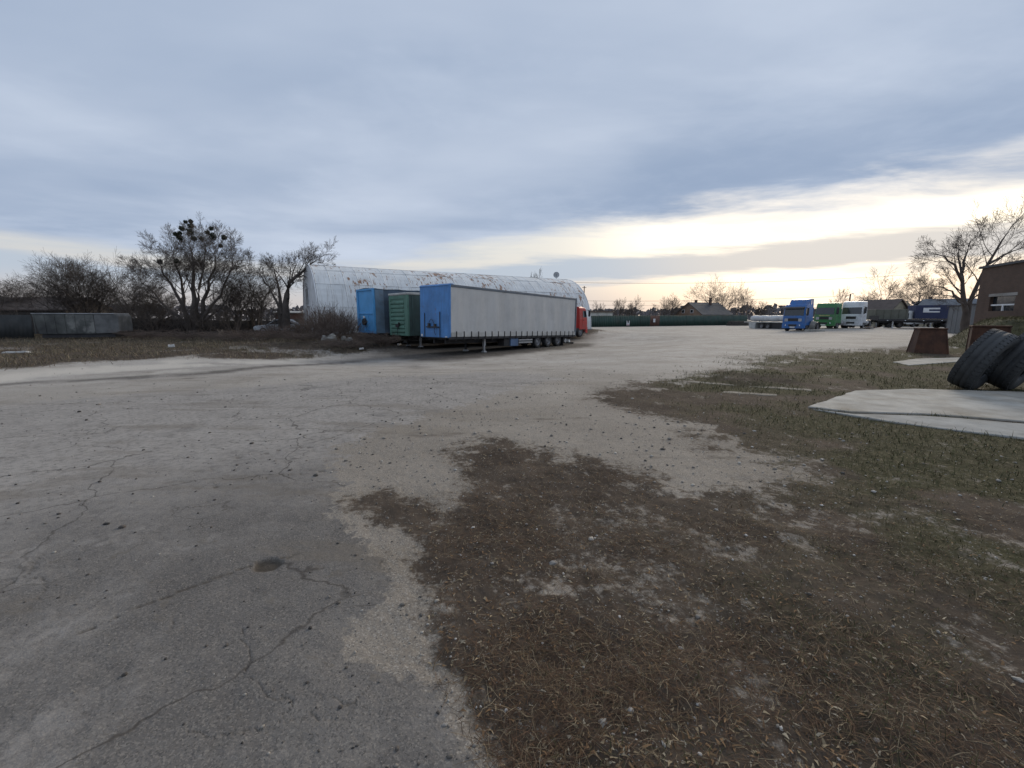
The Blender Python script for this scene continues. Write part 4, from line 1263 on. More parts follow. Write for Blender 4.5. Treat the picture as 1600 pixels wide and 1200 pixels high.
def gable_house(name, label, loc, ang, w_, d_, eave, ridge, wallm, roofm, over=.35, chim=None, windows=(), hip=0.0, group=None):
    """local x along the ridge, gables at +-d_/2 in x, front wall at -y; windows: (face, u0, u1, z0, z1)"""
    r_ = thing(name, label, 'house', loc, ang, group)
    hx, hy = d_ / 2, w_ / 2
    m = MB()
    m.add([(-hx, -hy, -.6), (hx, -hy, -.6), (hx, hy, -.6), (-hx, hy, -.6), (-hx, -hy, eave), (hx, -hy, eave), (hx, hy, eave), (-hx, hy, eave), (-hx, 0, ridge), (hx, 0, ridge)],
          [(0, 1, 5, 4), (2, 3, 7, 6), (1, 2, 6, 9, 5), (3, 0, 4, 8, 7), (0, 3, 2, 1)])
    m.build('wall', wallm, r_)
    rf = MB()
    sl = (ridge - eave) / hy
    e0 = eave - over * sl
    for s in (-1, 1):
        rf.hexa([(-hx - over, s * (hy + over), e0), (hx + over, s * (hy + over), e0), (hx + over - hip, 0, ridge), (-hx - over + hip, 0, ridge),
                 (-hx - over, s * (hy + over), e0 + .12), (hx + over, s * (hy + over), e0 + .12), (hx + over - hip, 0, ridge + .14), (-hx - over + hip, 0, ridge + .14)])
    ro = rf.build('roof', roofm, r_)
    if chim:
        for cx_, cy_, ct_ in chim:
            MB().bb((cx_ - .25, cy_ - .25, eave), (cx_ + .25, cy_ + .25, ct_)).build('chimney', M['brick'], ro)
    for face, u0, u1, z0, z1 in windows:
        f = MB(); g = MB()
        if face == 'front':
            f.bb((u0, -hy - .06, z0), (u1, -hy - .005, z1)); g.bb((u0 + .08, -hy - .075, z0 + .08), (u1 - .08, -hy - .062, z1 - .08))
        elif face == 'left':
            f.bb((-hx - .06, u0, z0), (-hx - .005, u1, z1)); g.bb((-hx - .075, u0 + .08, z0 + .08), (-hx - .062, u1 - .08, z1 - .08))
        else:
            f.bb((hx + .005, u0, z0), (hx + .06, u1, z1)); g.bb((hx + .062, u0 + .08, z0 + .08), (hx + .075, u1 - .08, z1 - .08))
        fo_ = f.build('window', M['window_frame'], r_)
        g.build('pane', M['glass'], fo_)
    return r_

# brick house with the dark roof behind the fence: gable faces the yard's right side
p = at(1098, 500, 112)
gable_house('brick_house', 'brick gabled house with dark roof and thin chimney behind the green fence', (p.x, p.y, -.2), R(205), 8.6, 10.5, 2.7, 5.6, M['brick2'], M['roof_dark'], chim=((-1.4, .8, 6.9), (2.2, -.6, 6.4)), windows=(('right', -2.2, -1.3, 3.0, 3.9), ('right', .6, 1.5, 3.0, 3.9), ('front', -2, -1, .9, 2.1)))
# white low garage beyond the fence's left end
p = at(933, 500, 84)
wg = thing('white_garage', 'low white flat roofed garage behind the fence beside the hangar', 'garage', (p.x, p.y, -.2), R(12))
MB().bb((-2.3, -2, 0), (2.3, 2, 2.85)).build('wall', material('white garage wall', (.55, .54, .50), .8, var=.1, dirt=.3), wg)
MB().bb((-2.55, -2.25, 2.852), (2.55, 2.25, 3.05)).build('roof', material('brown roof edge', (.14, .10, .075), .8), wg)
# tan gabled house and grey roofed house behind the parked row
p = at(1371, 500, 84)
gable_house('tan_house', 'tan walled house with brown gable roof behind the white truck', (p.x, p.y, 0), R(-66), 6.0, 6.5, 3.1, 5.0, M['tan_wall'], material('brown house roof', (.075, .058, .052), .8, var=.2, dirt=.3, coords='World'), windows=(('right', -1.6, -.6, 1.1, 2.2), ('right', .6, 1.6, 1.1, 2.2), ('front', 1.0, 2.0, 1.0, 2.2)))
p = at(1478, 500, 80)
gable_house('grey_roofed_house', 'low house with wide slate grey roof behind the dark blue trailer', (p.x, p.y, 0), R(-32), 9.0, 11.5, 2.6, 5.0, M['tan_wall'], material('slate grey roof', (.115, .13, .15), .7, var=.15, dirt=.25, coords='World'), hip=2.6, chim=((-2.5, .4, 5.6),), windows=(('front', -3, -2, .9, 2.0),))
p = at(1412, 500, 92)
gable_house('small_far_house', 'small far house with dark roof between the tan and grey roofed houses', (p.x, p.y, 0), R(-30), 5.5, 7.0, 2.6, 4.0, M['tan_wall'], M['roof_dark'], windows=(('front', -1, 0, 1.0, 2.0),))

# grey shed beside the big tree
p0, p1 = at(1478, 512, 47.0), at(1503, 513, 44.5)
shd = thing('grey_shed', 'plain weathered grey shed wall left of the big bare tree', 'shed', (p0.x, p0.y, -.1), math.atan2(p1.y - p0.y, p1.x - p0.x))
sl_ = math.hypot(p1.x - p0.x, p1.y - p0.y)
shm = material('weathered grey panel', (.155, .16, .165), .8, var=.12, vscale=.7, dirt=.3, coords='World')
MB().hexa([(0, 0, 0), (sl_ + 1.2, 0, 0), (sl_ + 1.2, 3.0, 0), (0, 3.0, 0), (0, 0, 2.95), (sl_ + 1.2, 0, 3.1), (sl_ + 1.2, 3.0, 2.9), (0, 3.0, 2.75)]).build('wall', shm, shd)
MB().hexa([(-.12, -.15, 2.96), (sl_ + 1.35, -.15, 3.12), (sl_ + 1.35, 3.1, 2.92), (-.12, 3.1, 2.76), (-.12, -.15, 3.03), (sl_ + 1.35, -.15, 3.19), (sl_ + 1.35, 3.1, 2.99), (-.12, 3.1, 2.83)]).build('roof', M['roof_dark'], shd)
for k in range(4):
    MB().bb((.05 + k * .75, -.03, 0), (.09 + k * .75, -.004, 2.93)).build('batten', shm, shd)

# brick building at the right edge, long wall towards the yard
Ab, Bb = at(1535, 420, 32.0), at(1602, 411, 28.2)
dirw = Vector((Bb.x - Ab.x, Bb.y - Ab.y, 0)).normalized()
bb_ = thing('brick_building', 'dark brown brick building with flat roof at the right edge', 'building', (Ab.x, Ab.y, -.2), math.atan2(dirw.y, dirw.x))
Hb = Ab.z + .2
# wall with a real window opening: x along the wall, y into the building (left of x)
wx0, wx1, wz0_, wz1_ = 1.35, 3.75, 2.35, 3.35
w_ = MB()
LB, DB = 12.0, 7.0
for (a, b, z0, z1) in ((0, wx0, 0, Hb), (wx1, LB, 0, Hb), (wx0, wx1, 0, wz0_), (wx0, wx1, wz1_, Hb)):
    w_.bb((a, 0, z0), (b, .38, z1))
w_.bb((0, .381, 0), (.38, DB, Hb)); w_.bb((LB - .38, .381, 0), (LB, DB, Hb)); w_.bb((.381, DB - .38, 0), (LB - .381, DB, Hb))
w_.build('wall', M['brick'], bb_)
rfb = MB(); rfb.bb((-.12, -.14, Hb + .002), (LB + .1, DB + .1, Hb + .16)); rfb.build('roof', M['roof_dark'], bb_)
wi = MB(); 
for (a, b, z0, z1) in ((wx0, wx1, wz0_ + .36, wz0_ + .46), (wx0 + 1.1, wx0 + 1.2, wz0_, wz0_ + .36)):
    wi.bb((a, .10, z0), (b, .18, z1))
wi.build('window', M['window_frame'], bb_)
sh = MB(); sh.bb((wx0 + .002, .2, wz0_ + .46), (wx1 - .002, .22, wz1_)); sh.build('pane', M['glass'], bb_)
sh = MB(); sh.bb((wx0 + .002, .2, wz0_ + .002), (wx1 - .002, .22, wz0_ + .358)); sh.build('pane', M['glass'], bb_)
MB().bb((wx0 - .15, -.02, wz1_ + .002), (wx1 + .15, .2, wz1_ + .2)).build('lintel', M['concrete_old'], bb_)

# ------------------------------------------------------------------ trailers and vans behind the tractors
def simple_trailer(name, label, loc, ang, L, zb, zt, m, ribs=0, logo=None, arch_top=0.0, cat='trailer', ribm=None):
    r_ = thing(name, label, cat, loc, ang)
    b = MB()
    if arch_top:
        b.prism_y([(0, 0)], 0, 0) if False else None
        n = 10
        prof = [(-1.22, zb), (-1.22, zt - arch_top)] + [(-1.22 * math.cos(math.pi * k / n), zt - arch_top + arch_top * math.sin(math.pi * k / n)) for k in range(1, n)] + [(1.22, zt - arch_top), (1.22, zb)]
        nn = len(prof)
        b.add([(0, y, z) for y, z in prof] + [(-L, y, z) for y, z in prof], [(i, (i + 1) % nn, nn + (i + 1) % nn, nn + i) for i in range(nn)] + [tuple(range(nn)), tuple(range(2 * nn - 1, nn - 1, -1))])
    else:
        b.bb((-L, -1.24, zb), (0, 1.24, zt))
    bo = b.build('body', m, r_, bevel=.03)
    for k in range(ribs):
        for s in (-1, 1):
            x = -.25 - k * (L - .5) / max(1, ribs - 1)
            MB().bb((x - .05, s * 1.24 - .01, zb + .01), (x + .05, s * 1.24 + .05, zt - arch_top - .03)).build('rib', ribm or m, bo)
    running_gear(r_, L, zb, lambda x: 0.0, ((-L + 4.4, -L + 3.1, -L + 1.8) if L > 6 else (-L + 2.2, -L + .9)), r=.47, legx=(-2.2 if L > 6 else -.6))
    return r_, bo
p = at(1357, 500, 63)
M['tarp_green'] = material('grey green tarpaulin', (.115, .118, .095), .75, var=.15, bump=.5, bscale=2, dirt=.4, dirtc=(.11, .10, .08))
simple_trailer('tipper_trailer', 'grey green ribbed tipper trailer right behind the white truck', (p.x, p.y, .2), R(172), 4.3, 1.15, 2.65, M['tarp_green'], ribs=5)
p = at(1422, 500, 67)
M['tarp_blue'] = material('dark blue tarpaulin', (.022, .03, .075), .75, var=.12, dirt=.25, dirtc=(.05, .05, .07))
bt, bbo = simple_trailer('blue_tarp_trailer', 'dark blue tarpaulin trailer with a white block emblem on its side', (p.x, p.y, .2), R(160), 9.0, 1.3, 3.35, M['tarp_blue'])
# the white block mark on its side (left side of the trailer as it stands: towards the camera)
side = 1
lg_ = MB(); 
for (x0, x1, z0, z1) in ((-1.6, -.9, 2.25, 2.95), (-2.9, -1.6, 2.72, 2.95), (-2.9, -1.6, 2.25, 2.45)):
    lg_.bb((x0, 1.245, z0), (x1, 1.262, z1))
lg_.build('white_emblem', M['sign_white'], bbo)
# flatbed in front of them
p = at(1364, 500, 61.5)
fbt = thing('flatbed_trailer', 'long empty dark flatbed trailer in front of the vans', 'trailer', (p.x, p.y, .2), R(166))
MB().bb((-12.5, -1.24, 1.1), (0, 1.24, 1.28)).build('deck', M['steel_dark'], fbt)
for s in (-1, 1):
    MB().bb((-12.5, s * 1.24 - .03, 1.0), (0, s * 1.24 + .03, 1.22)).build('side_rail', M['steel_dark'], fbt)
    for k in range(6):
        MB().bb((-1.2 - k * 2.1, s * 1.275, 1.04), (-1.05 - k * 2.1, s * 1.29, 1.12)).build('marker_lamp', M['lamp_glass'], fbt)
MB().bb((-.06, -1.2, 1.281), (0, 1.2, 1.75)).build('headboard', M['steel_dark'], fbt)
running_gear(fbt, 12.5, 1.09, lambda x: 0.0, (-8.3, -9.6, -10.9), r=.47, legx=-2.0)

def van(name, label, loc, ang, col, L=5.2, H=2.3, red=False):
    r_ = thing(name, label, 'van', loc, ang, 'vans behind the flatbed')
    pr = [(0, .45), (0, .95), (-.25, 1.15), (-.95, 1.28), (-1.65, H - .12), (-2.0, H), (-L + .1, H), (-L, H - .15), (-L, .45)]
    b = MB(); b.prism_y(pr, -.95, .95)
    pm_ = material(name + ' paint', col, .4, var=.06, dirt=.25)
    bo = b.build('body', pm_, r_, bevel=.06)
    MB().hexa([(-.97, -.85, 1.31), (-.97, .85, 1.31), (-1.0, .85, 1.29), (-1.0, -.85, 1.29), (-1.60, -.8, H - .16), (-1.60, .8, H - .16), (-1.64, .8, H - .17), (-1.64, -.8, H - .17)]).build('windscreen', M['glass'], r_)
    for s in (-1, 1):
        MB().bb((-2.6, s * .951, 1.32), (-1.65, s * .965, H - .35)).build('side_window', M['glass'], r_)
        MB().bb((-.02, s * .8 - .15, .82), (.02, s * .8 + .12, .98)).build('headlight', M['lamp_glass'], r_)
        for x in (-.95, -L + 1.0):
            wheel(r_, (x, s * .85, .34), .34, .22, s)
    MB().bb((-.04, -.93, .4), (.06, .93, .62)).build('bumper', M['black_plastic'], r_, bevel=.02)
    MB().bb((.0, -.4, .72), (.025, .4, .85)).build('grille', M['black_plastic'], r_)
    if red:
        for s in (-1, 1):
            MB().bb((-L + .2, s * .952, .75), (-.5, s * .966, 1.1)).build('red_stripe', M['sign_red'], r_)
    return r_
p = at(1391, 500, 66); van('white_van', 'plain white van behind the flatbed, left of the two', (p.x, p.y, .2), R(200), (.6, .62, .62), H=2.5)
p = at(1409, 500, 67.5); van('striped_van', 'white van with a red lower stripe behind the flatbed', (p.x, p.y, .2), R(190), (.6, .6, .6), H=2.75, red=True)

# debris beside the blue tractor
M['conc_block'] = material('dusty concrete', (.24, .235, .215), .85, var=.2, bump=.4, bscale=20, dirt=.4, dirtc=(.12, .11, .09))
p = at(1272, 514, 51.5)
cb_ = thing('concrete_block', 'low broken concrete slab lying beside the blue truck', 'concrete block', (p.x, p.y, fz(p.x, p.y)), R(20))
MB().hexa([(-1.1, -.5, 0), (1.2, -.6, 0), (1.1, .5, 0), (-1.0, .6, 0), (-1.0, -.45, .28), (1.1, -.5, .2), (1.0, .45, .25), (-.9, .5, .3)]).build('slab_piece', M['conc_block'], cb_, bevel=.04)
p = at(1269, 514, 52.6)
cb_ = thing('concrete_ring', 'upright concrete ring leaning near the blue truck rear wheel', 'concrete ring', (p.x, p.y, fz(p.x, p.y) + .62), (R(8), 0, R(50)))
MB().lathe_y([(.45, -.25), (.62, -.25), (.62, .25), (.45, .25)], (0, 0, 0), 20).build('ring', M['conc_block'], cb_)
p = at(1345, 513, 56.5)
cb_ = thing('scrap_heap', 'flat heap of rusty scrap beside the white truck', 'scrap', (p.x + 1.2, p.y, fz(p.x, p.y)), R(10))
rg = random.Random(3)
for k in range(9):
    m_ = MB(); L_ = rg.uniform(.5, 1.6)
    m_.box((rg.uniform(-.8, .8), rg.uniform(-.4, .4), .06 + .05 * k * .5), (L_, rg.uniform(.1, .4), .05), (rg.uniform(-.2, .2), rg.uniform(-.15, .15), rg.uniform(0, 3)))
    m_.build('scrap_piece', M['brown_sheet'] if k % 3 else M['tarp_pale'], cb_)

# silver roll on a low loader, left of the blue tractor
p = at(1180, 500, 66)
q_ = at(1222, 500, 61)
an = math.atan2(q_.y - p.y, q_.x - p.x)
ll = thing('low_platform', 'low platform with pale edge left of the blue truck', 'platform', (p.x, p.y, -.0), an)
LLn = math.hypot(q_.x - p.x, q_.y - p.y) + 2
MB().bb((-1.0, -1.1, .95), (LLn, 1.1, 1.06)).build('deck', M['tarp_pale'], ll)
MB().bb((1.9, -.9, .05), (LLn, .9, .94)).build('undercarriage', M['steel_dark'], ll)
for s in (-1, 1):
    for x in (2.6, 3.8): wheel(ll, (x, s * 1.0, .42), .42, .3, s)
MB().hexa([(.2, -1.13, .1), (1.3, -1.13, .02), (1.3, 1.0, .02), (.2, 1.0, .1), (.0, -1.13, .94), (1.45, -1.13, .94), (1.45, 1.0, .94), (.0, 1.0, .94)]).build('support_block', material('pale grey block', (.42, .43, .42), .8, var=.15, dirt=.3), ll, bevel=.03)
rl = thing('silver_roll', 'long silver grey wrapped roll lying on the low platform', 'roll', (p.x, p.y, 1.06), an)
V, F = [], []
for i in range(15):
    x = -.6 + (LLn + .4) * i / 14
    rr = .44 * (1 if 0 < i < 14 else .75)
    for k in range(14):
        a = 2 * math.pi * k / 14
        V.append((x, rr * math.cos(a) * 1.1, .5 + (rr + .03 * math.sin(i * 1.7)) * math.sin(a)))
for i in range(14):
    for k in range(14):
        F.append((i * 14 + k, i * 14 + (k + 1) % 14, (i + 1) * 14 + (k + 1) % 14, (i + 1) * 14 + k))
np_mesh('wrapping', np.array(V), np.array(F), material('silver wrapping', (.46, .47, .48), .5, var=.15, bump=.5, bscale=2, dirt=.3), rl, smooth=True)
e_ = MB(); e_.tube((-.63, 0, .5), (-.59, 0, .5), .40, .40, 14); e_.build('end_cap', M['tarp_pale'], rl)
# dark boards at the fence's right end
p = at(1155, 509, 90)
st = thing('timber_stack', 'low dark stack of timber at the right end of the green fence', 'timber', (p.x, p.y, -.05), R(20))
M['dark_wood'] = material('dark weathered wood', (.045, .04, .036), .85, var=.3, stretch=(1, 1, 6), dirt=.3, coords='World')
for k in range(5):
    MB().bb((-3.0 + .1 * k, -.6, .02 + k * .2), (3.2 - .15 * k, .6, .19 + k * .2)).build('board', M['dark_wood'], st)

# ------------------------------------------------------------------ poles and overhead wires
M['pole'] = material('weathered pole', (.14, .10, .075), .8, var=.2)
poles = {}
for nm, u, v, Y, r_, lab in (('utility_pole', 1168, 471, 104, .13, 'tall wooden utility pole right of the green fence'),
                            ('lamp_post', 1329, 459, 80, .16, 'slim lamp post standing behind the white truck'),
                            ('utility_pole', 913, 447, 92, .14, 'thin pointed mast rising just right of the hangar'),
                            ('utility_pole', 1032, 483, 94, .10, 'short pole behind the green fence left of the brick house')):
    a = at(u, v, Y)
    o = thing(nm, lab, 'pole', (a.x, a.y, -.3))
    MB().tube((0, 0, 0), (0, 0, a.z + .3), r_, r_ * .7, 8).build('shaft', M['pole'], o)
    if nm == 'lamp_post':
        hd = MB(); hd.tube((0, 0, a.z + .2), (.35, -.05, a.z + .32), .04, .04, 6); hd.hexa([(.2, -.12, a.z + .22), (.62, -.12, a.z + .26), (.62, .06, a.z + .26), (.2, .06, a.z + .22), (.24, -.08, a.z + .38), (.58, -.08, a.z + .36), (.58, .03, a.z + .36), (.24, .03, a.z + .38)]); hd.build('lamp_head', M['alu'], o)
    else:
        ca_ = MB(); ca_.bb((-.45, -.05, a.z - .05), (.45, .05, a.z + .05)); ca_.build('crossarm', M['pole'], o)
def wire(u0, v0, Y0, u1, v1, Y1, sag, lab, r_=.028):
    a, b = at(u0, v0, Y0), at(u1, v1, Y1)
    m = MB(); pts = []
    for k in range(25):
        f = k / 24
        p = a.lerp(b, f); p.z -= sag * 4 * f * (1 - f)
        pts.append(p)
    m.path(pts, r_, 4)
    o = m.build('power_line', M['black_plastic'], None, fix=False)
    tag(o, lab, 'power line', 'overhead wires')
wire(880, 441, 95, 1440, 428, 95, .9, 'highest overhead wire sagging above the green fence')
wire(905, 470, 105, 1330, 462, 105, .5, 'middle overhead wire crossing behind the bare trees')
wire(905, 476, 110, 1335, 474, 100, .4, 'lowest overhead wire just above the far roofs', .02)

# ------------------------------------------------------------------ left side: old fences, derelict body, barn, car
M['old_fence'] = material('dark corrugated fence sheet', (.035, .038, .038), .8, var=.25, dirt=.4, dirtc=(.07, .06, .05), coords='World')
def panel_fence(name, label, pts, h, m, pw=2.4, boards=0):
    a, b = pts
    L = math.hypot(b.x - a.x, b.y - a.y)
    o = thing(name, label, 'fence', (a.x, a.y, 0), math.atan2(b.y - a.y, b.x - a.x))
    n = max(1, int(L / pw))
    rg = random.Random(n)
    for k in range(n):
        x0 = k * L / n
        g0 = fz(a.x + (b.x - a.x) * k / n, a.y + (b.y - a.y) * k / n)
        hh = h + rg.uniform(-.12, .1)
        V, F = [], []
        nx = 16
        w_ = L / n - .05
        for i in range(nx + 1):
            V += [(x0 + w_ * i / nx, .03 * (1 if i % 2 else -1), g0 - .1), (x0 + w_ * i / nx, .03 * (1 if i % 2 else -1), g0 + hh)]
        for i in range(nx): F.append((2 * i, 2 * i + 2, 2 * i + 3, 2 * i + 1))
        po = np_mesh('fence_panel', np.array(V), np.array(F), m, o)
        po.modifiers.new('thick', 'SOLIDIFY').thickness = .02
        MB().bb((x0 - .06, .05, g0 - .2), (x0 + .06, .16, g0 + hh + .05)).build('fence_post', M['dark_wood'], o)
    return o
panel_fence('corrugated_fence', 'dark corrugated fence at the far left edge', (at(-120, 520, 33), at(54, 520, 34)), 1.95, M['old_fence'])
panel_fence('board_fence', 'dark weathered board fence under the bare trees left of the hangar', (at(196, 515, 40), at(470, 515, 49)), 1.45, M['dark_wood'])
# derelict wagon body
M['wagon'] = material('peeling grey green panel', (.13, .135, .128), .95, spec=.05, var=.3, vscale=.8, dirt=.6, dirtc=(.045, .045, .05), col2=(.24, .24, .225), c2f=(.54, .64), coords='World')
a, b = at(56, 520, 33), at(188, 520, 34.5)
wl = math.hypot(b.x - a.x, b.y - a.y)
wb = thing('derelict_wagon', 'derelict grey green wagon body with peeling panels by the left fence', 'wagon', (a.x, a.y, fz(a.x, a.y) + .1), math.atan2(b.y - a.y, b.x - a.x))
k = wl * .70
MB().hexa([(.18, 0, .28), (k, 0, .28), (k, 2.0, .28), (.18, 2.0, .28), (-.1, -.02, 1.85), (k, -.02, 1.85), (k, 2.0, 1.85), (-.1, 2.0, 1.85)]).build('body', M['wagon'], wb, bevel=.06)
cabp = MB(); cabp.prism_y([(k + .02, .3), (wl - .25, .33), (wl, .45), (wl, 1.70), (wl - .12, 1.84), (wl - .25, 1.86), (k + .02, 1.86)], -.03, 1.9)
cbo = cabp.build('cab_end', material('grey primer panel', (.15, .152, .15), .95, spec=.05, var=.25, dirt=.4, dirtc=(.06, .06, .065), coords='World'), wb, bevel=.05)
for j in range(6):
    MB().bb((-.0 + j * k / 6, -.05, .3), (.06 + j * k / 6, -.022, 1.83)).build('panel_strip', M['wagon'], wb)
MB().bb((-.08, -.07, 1.862), (wl - .2, 2.0, 1.92)).build('roof_edge', material('pale roof edge', (.33, .34, .35), .7, var=.25), wb)
MB().bb((.3, .1, 0), (wl - .4, 1.8, .27)).build('underframe', M['steel_dark'], wb)
# red brick outbuilding left of the hangar
p = at(461, 510, 52)
rb = thing('brick_outbuilding', 'small red brick outbuilding left of the hangar', 'outbuilding', (p.x, p.y, 0), R(28))
MB().bb((-2.0, -2, -.2), (2.6, 2, 2.2)).build('wall', brick_mat('red outbuilding brick', (.17, .085, .065), (.13, .07, .055), (.14, .12, .1)), rb)
MB().hexa([(-2.2, -2.2, 2.202), (2.8, -2.2, 2.202), (2.8, 2.2, 2.35), (-2.2, 2.2, 2.35), (-2.2, -2.2, 2.3), (2.8, -2.2, 2.3), (2.8, 2.2, 2.45), (-2.2, 2.2, 2.45)]).build('roof', M['tarp_pale'], rb)
# old barn roof far left
p = at(55, 510, 46)
barn = gable_house('old_barn', 'old dark barn with sagging low roof at the left edge behind the fence', (p.x, p.y, 0), R(8), 6, 11, 2.5, 3.7, M['dark_wood'], material('brown barn roof', (.06, .045, .038), .85, var=.3, coords='World'))
# parked pale car under the trees
def car(name, label, loc, ang, col):
    r_ = thing(name, label, 'car', loc, ang)
    b = MB()
    pr = [(0, .35), (.02, .68), (-.15, .8), (-1.15, .92), (-1.85, 1.40), (-2.2, 1.45), (-3.1, 1.42), (-3.75, .98), (-4.2, .9), (-4.25, .5), (-4.2, .33)]
    b.prism_y(pr, -.82, .82)
    b.build('body', material(name + ' paint', col, .35, var=.05, dirt=.2), r_, bevel=.07)
    for s in (-1, 1):
        g = MB(); g.prism_y([(-1.35, .95), (-1.9, 1.34), (-3.0, 1.34), (-3.5, .98)], s * .822, s * .832); g.build('side_window', M['glass'], r_)
        for x in (-.8, -3.4): wheel(r_, (x, s * .74, .31), .31, .2, s)
        MB().bb((-.02, s * .6 - .15, .58), (.03, s * .6 + .15, .70)).build('headlight', M['lamp_glass'], r_)
    MB().hexa([(-1.2, -.7, .95), (-1.2, .7, .95), (-1.22, .7, .93), (-1.22, -.7, .93), (-1.80, -.62, 1.40), (-1.80, .62, 1.40), (-1.83, .62, 1.38), (-1.83, -.62, 1.38)]).build('windscreen', M['glass'], r_)
    return r_
p = at(400, 510, 41.5)
car('parked_car', 'pale silver car parked under the bare trees left of the hangar', (p.x, p.y, fz(p.x, p.y) + .1), R(195), (.5, .53, .56))

# ------------------------------------------------------------------ scrap in the right foreground
def rust_mat():
    m = bpy.data.materials.new('deep rust'); m.use_nodes = True
    t = NT(m.node_tree); b = t.n('ShaderNodeBsdfPrincipled'); o = t.n('ShaderNodeOutputMaterial'); t.l(b.outputs[0], o.inputs[0])
    tcn = t.n('ShaderNodeTexCoord'); ob = tcn.outputs['Object']
    c = t.mix(t.mr(t.noise(ob, 2.2, 7, .65), .3, .7), (.042, .020, .013), (.092, .041, .023))
    s = t.noise(t.vmath('MULTIPLY', ob, (5, 5, .6)), 1.5, 5, .6)
    c = t.mix(t.math('MULTIPLY', t.mr(s, .5, .72), .6), c, (.04, .02, .014))
    c = t.mix(t.mr(t.noise(ob, 18, 4, .6), .6, .75, 0, .6), c, (.16, .075, .04))
    t.l(c, b.inputs['Base Color']); b.inputs['Roughness'].default_value = .88
    bn = t.n('ShaderNodeBump'); bn.inputs['Strength'].default_value = .4; bn.inputs['Distance'].default_value = .02
    t.l(t.noise(ob, 15, 6, .7), bn.inputs['Height']); t.l(bn.outputs[0], b.inputs['Normal'])
    return m
M['rust'] = rust_mat()
def hopper(name, label, u0, u1, vb, vt, Y, wtop, dep, ang):
    a, b = at(u0, vb, Y), at(u1, vb, Y)
    wbot = math.hypot(b.x - a.x, b.y - a.y)
    g = fz((a.x + b.x) / 2, Y)
    h = at(u0, vt, Y).z - g
    c_ = Vector(((a.x + b.x) / 2, Y + dep / 2, g - .03))
    o = thing(name, label, 'rusty box', c_, ang)
    hb, ht, db, dt = wbot / 2, wbot * wtop / 2, dep / 2, dep * wtop / 2
    th_ = .05
    m = MB()
    outer = [(-hb, -db, 0), (hb, -db, 0), (hb, db, 0), (-hb, db, 0), (-ht, -dt, h), (ht, -dt, h), (ht, dt, h), (-ht, dt, h)]
    hi, di = ht - th_, dt - th_
    inner = [(-hi, -di, h), (hi, -di, h), (hi, di, h), (-hi, di, h), (-hi * 1.1, -di * 1.1, h - .25), (hi * 1.1, -di * 1.1, h - .25), (hi * 1.1, di * 1.1, h - .25), (-hi * 1.1, di * 1.1, h - .25)]
    f = [(0, 1, 5, 4), (1, 2, 6, 5), (2, 3, 7, 6), (3, 0, 4, 7), (0, 3, 2, 1), (4, 5, 9, 8), (5, 6, 10, 9), (6, 7, 11, 10), (7, 4, 8, 11), (8, 9, 13, 12), (9, 10, 14, 13), (10, 11, 15, 14), (11, 8, 12, 15), (12, 13, 14, 15)]
    m.add(outer + inner, f)
    m.build('shell', M['rust'], o, bevel=.015)
    rm = MB()
    for (x0, y0, x1, y1) in ((-ht - .05, -dt - .05, ht + .05, -dt + .02), (-ht - .05, dt - .02, ht + .05, dt + .05), (-ht - .05, -dt + .02, -ht + .02, dt - .02), (ht - .02, -dt + .02, ht + .05, dt - .02)):
        rm.bb((x0, y0, h - .06), (x1, y1, h + .004))
    rm.build('rim', M['rust'], o, bevel=.01)
    # corner angle irons
    for sx, sy in ((-1, -1), (1, -1), (1, 1), (-1, 1)):
        MB().tube((sx * (hb + .003), sy * (db + .003), 0), (sx * (ht + .003), sy * (dt + .003), h - .06), .03, .03, 6).build('corner_iron', M['rust'], o)
    return o
hopper('rusty_hopper', 'rusty tapered steel hopper standing alone on the grass', 1445, 1485, 552, 512, 20.0, .74, 1.05, R(-28))
hopper('rusty_bin', 'rusty straight sided steel bin behind the leaning tyres', 1536, 1576, 553, 508, 20.0, .97, .9, R(-40))

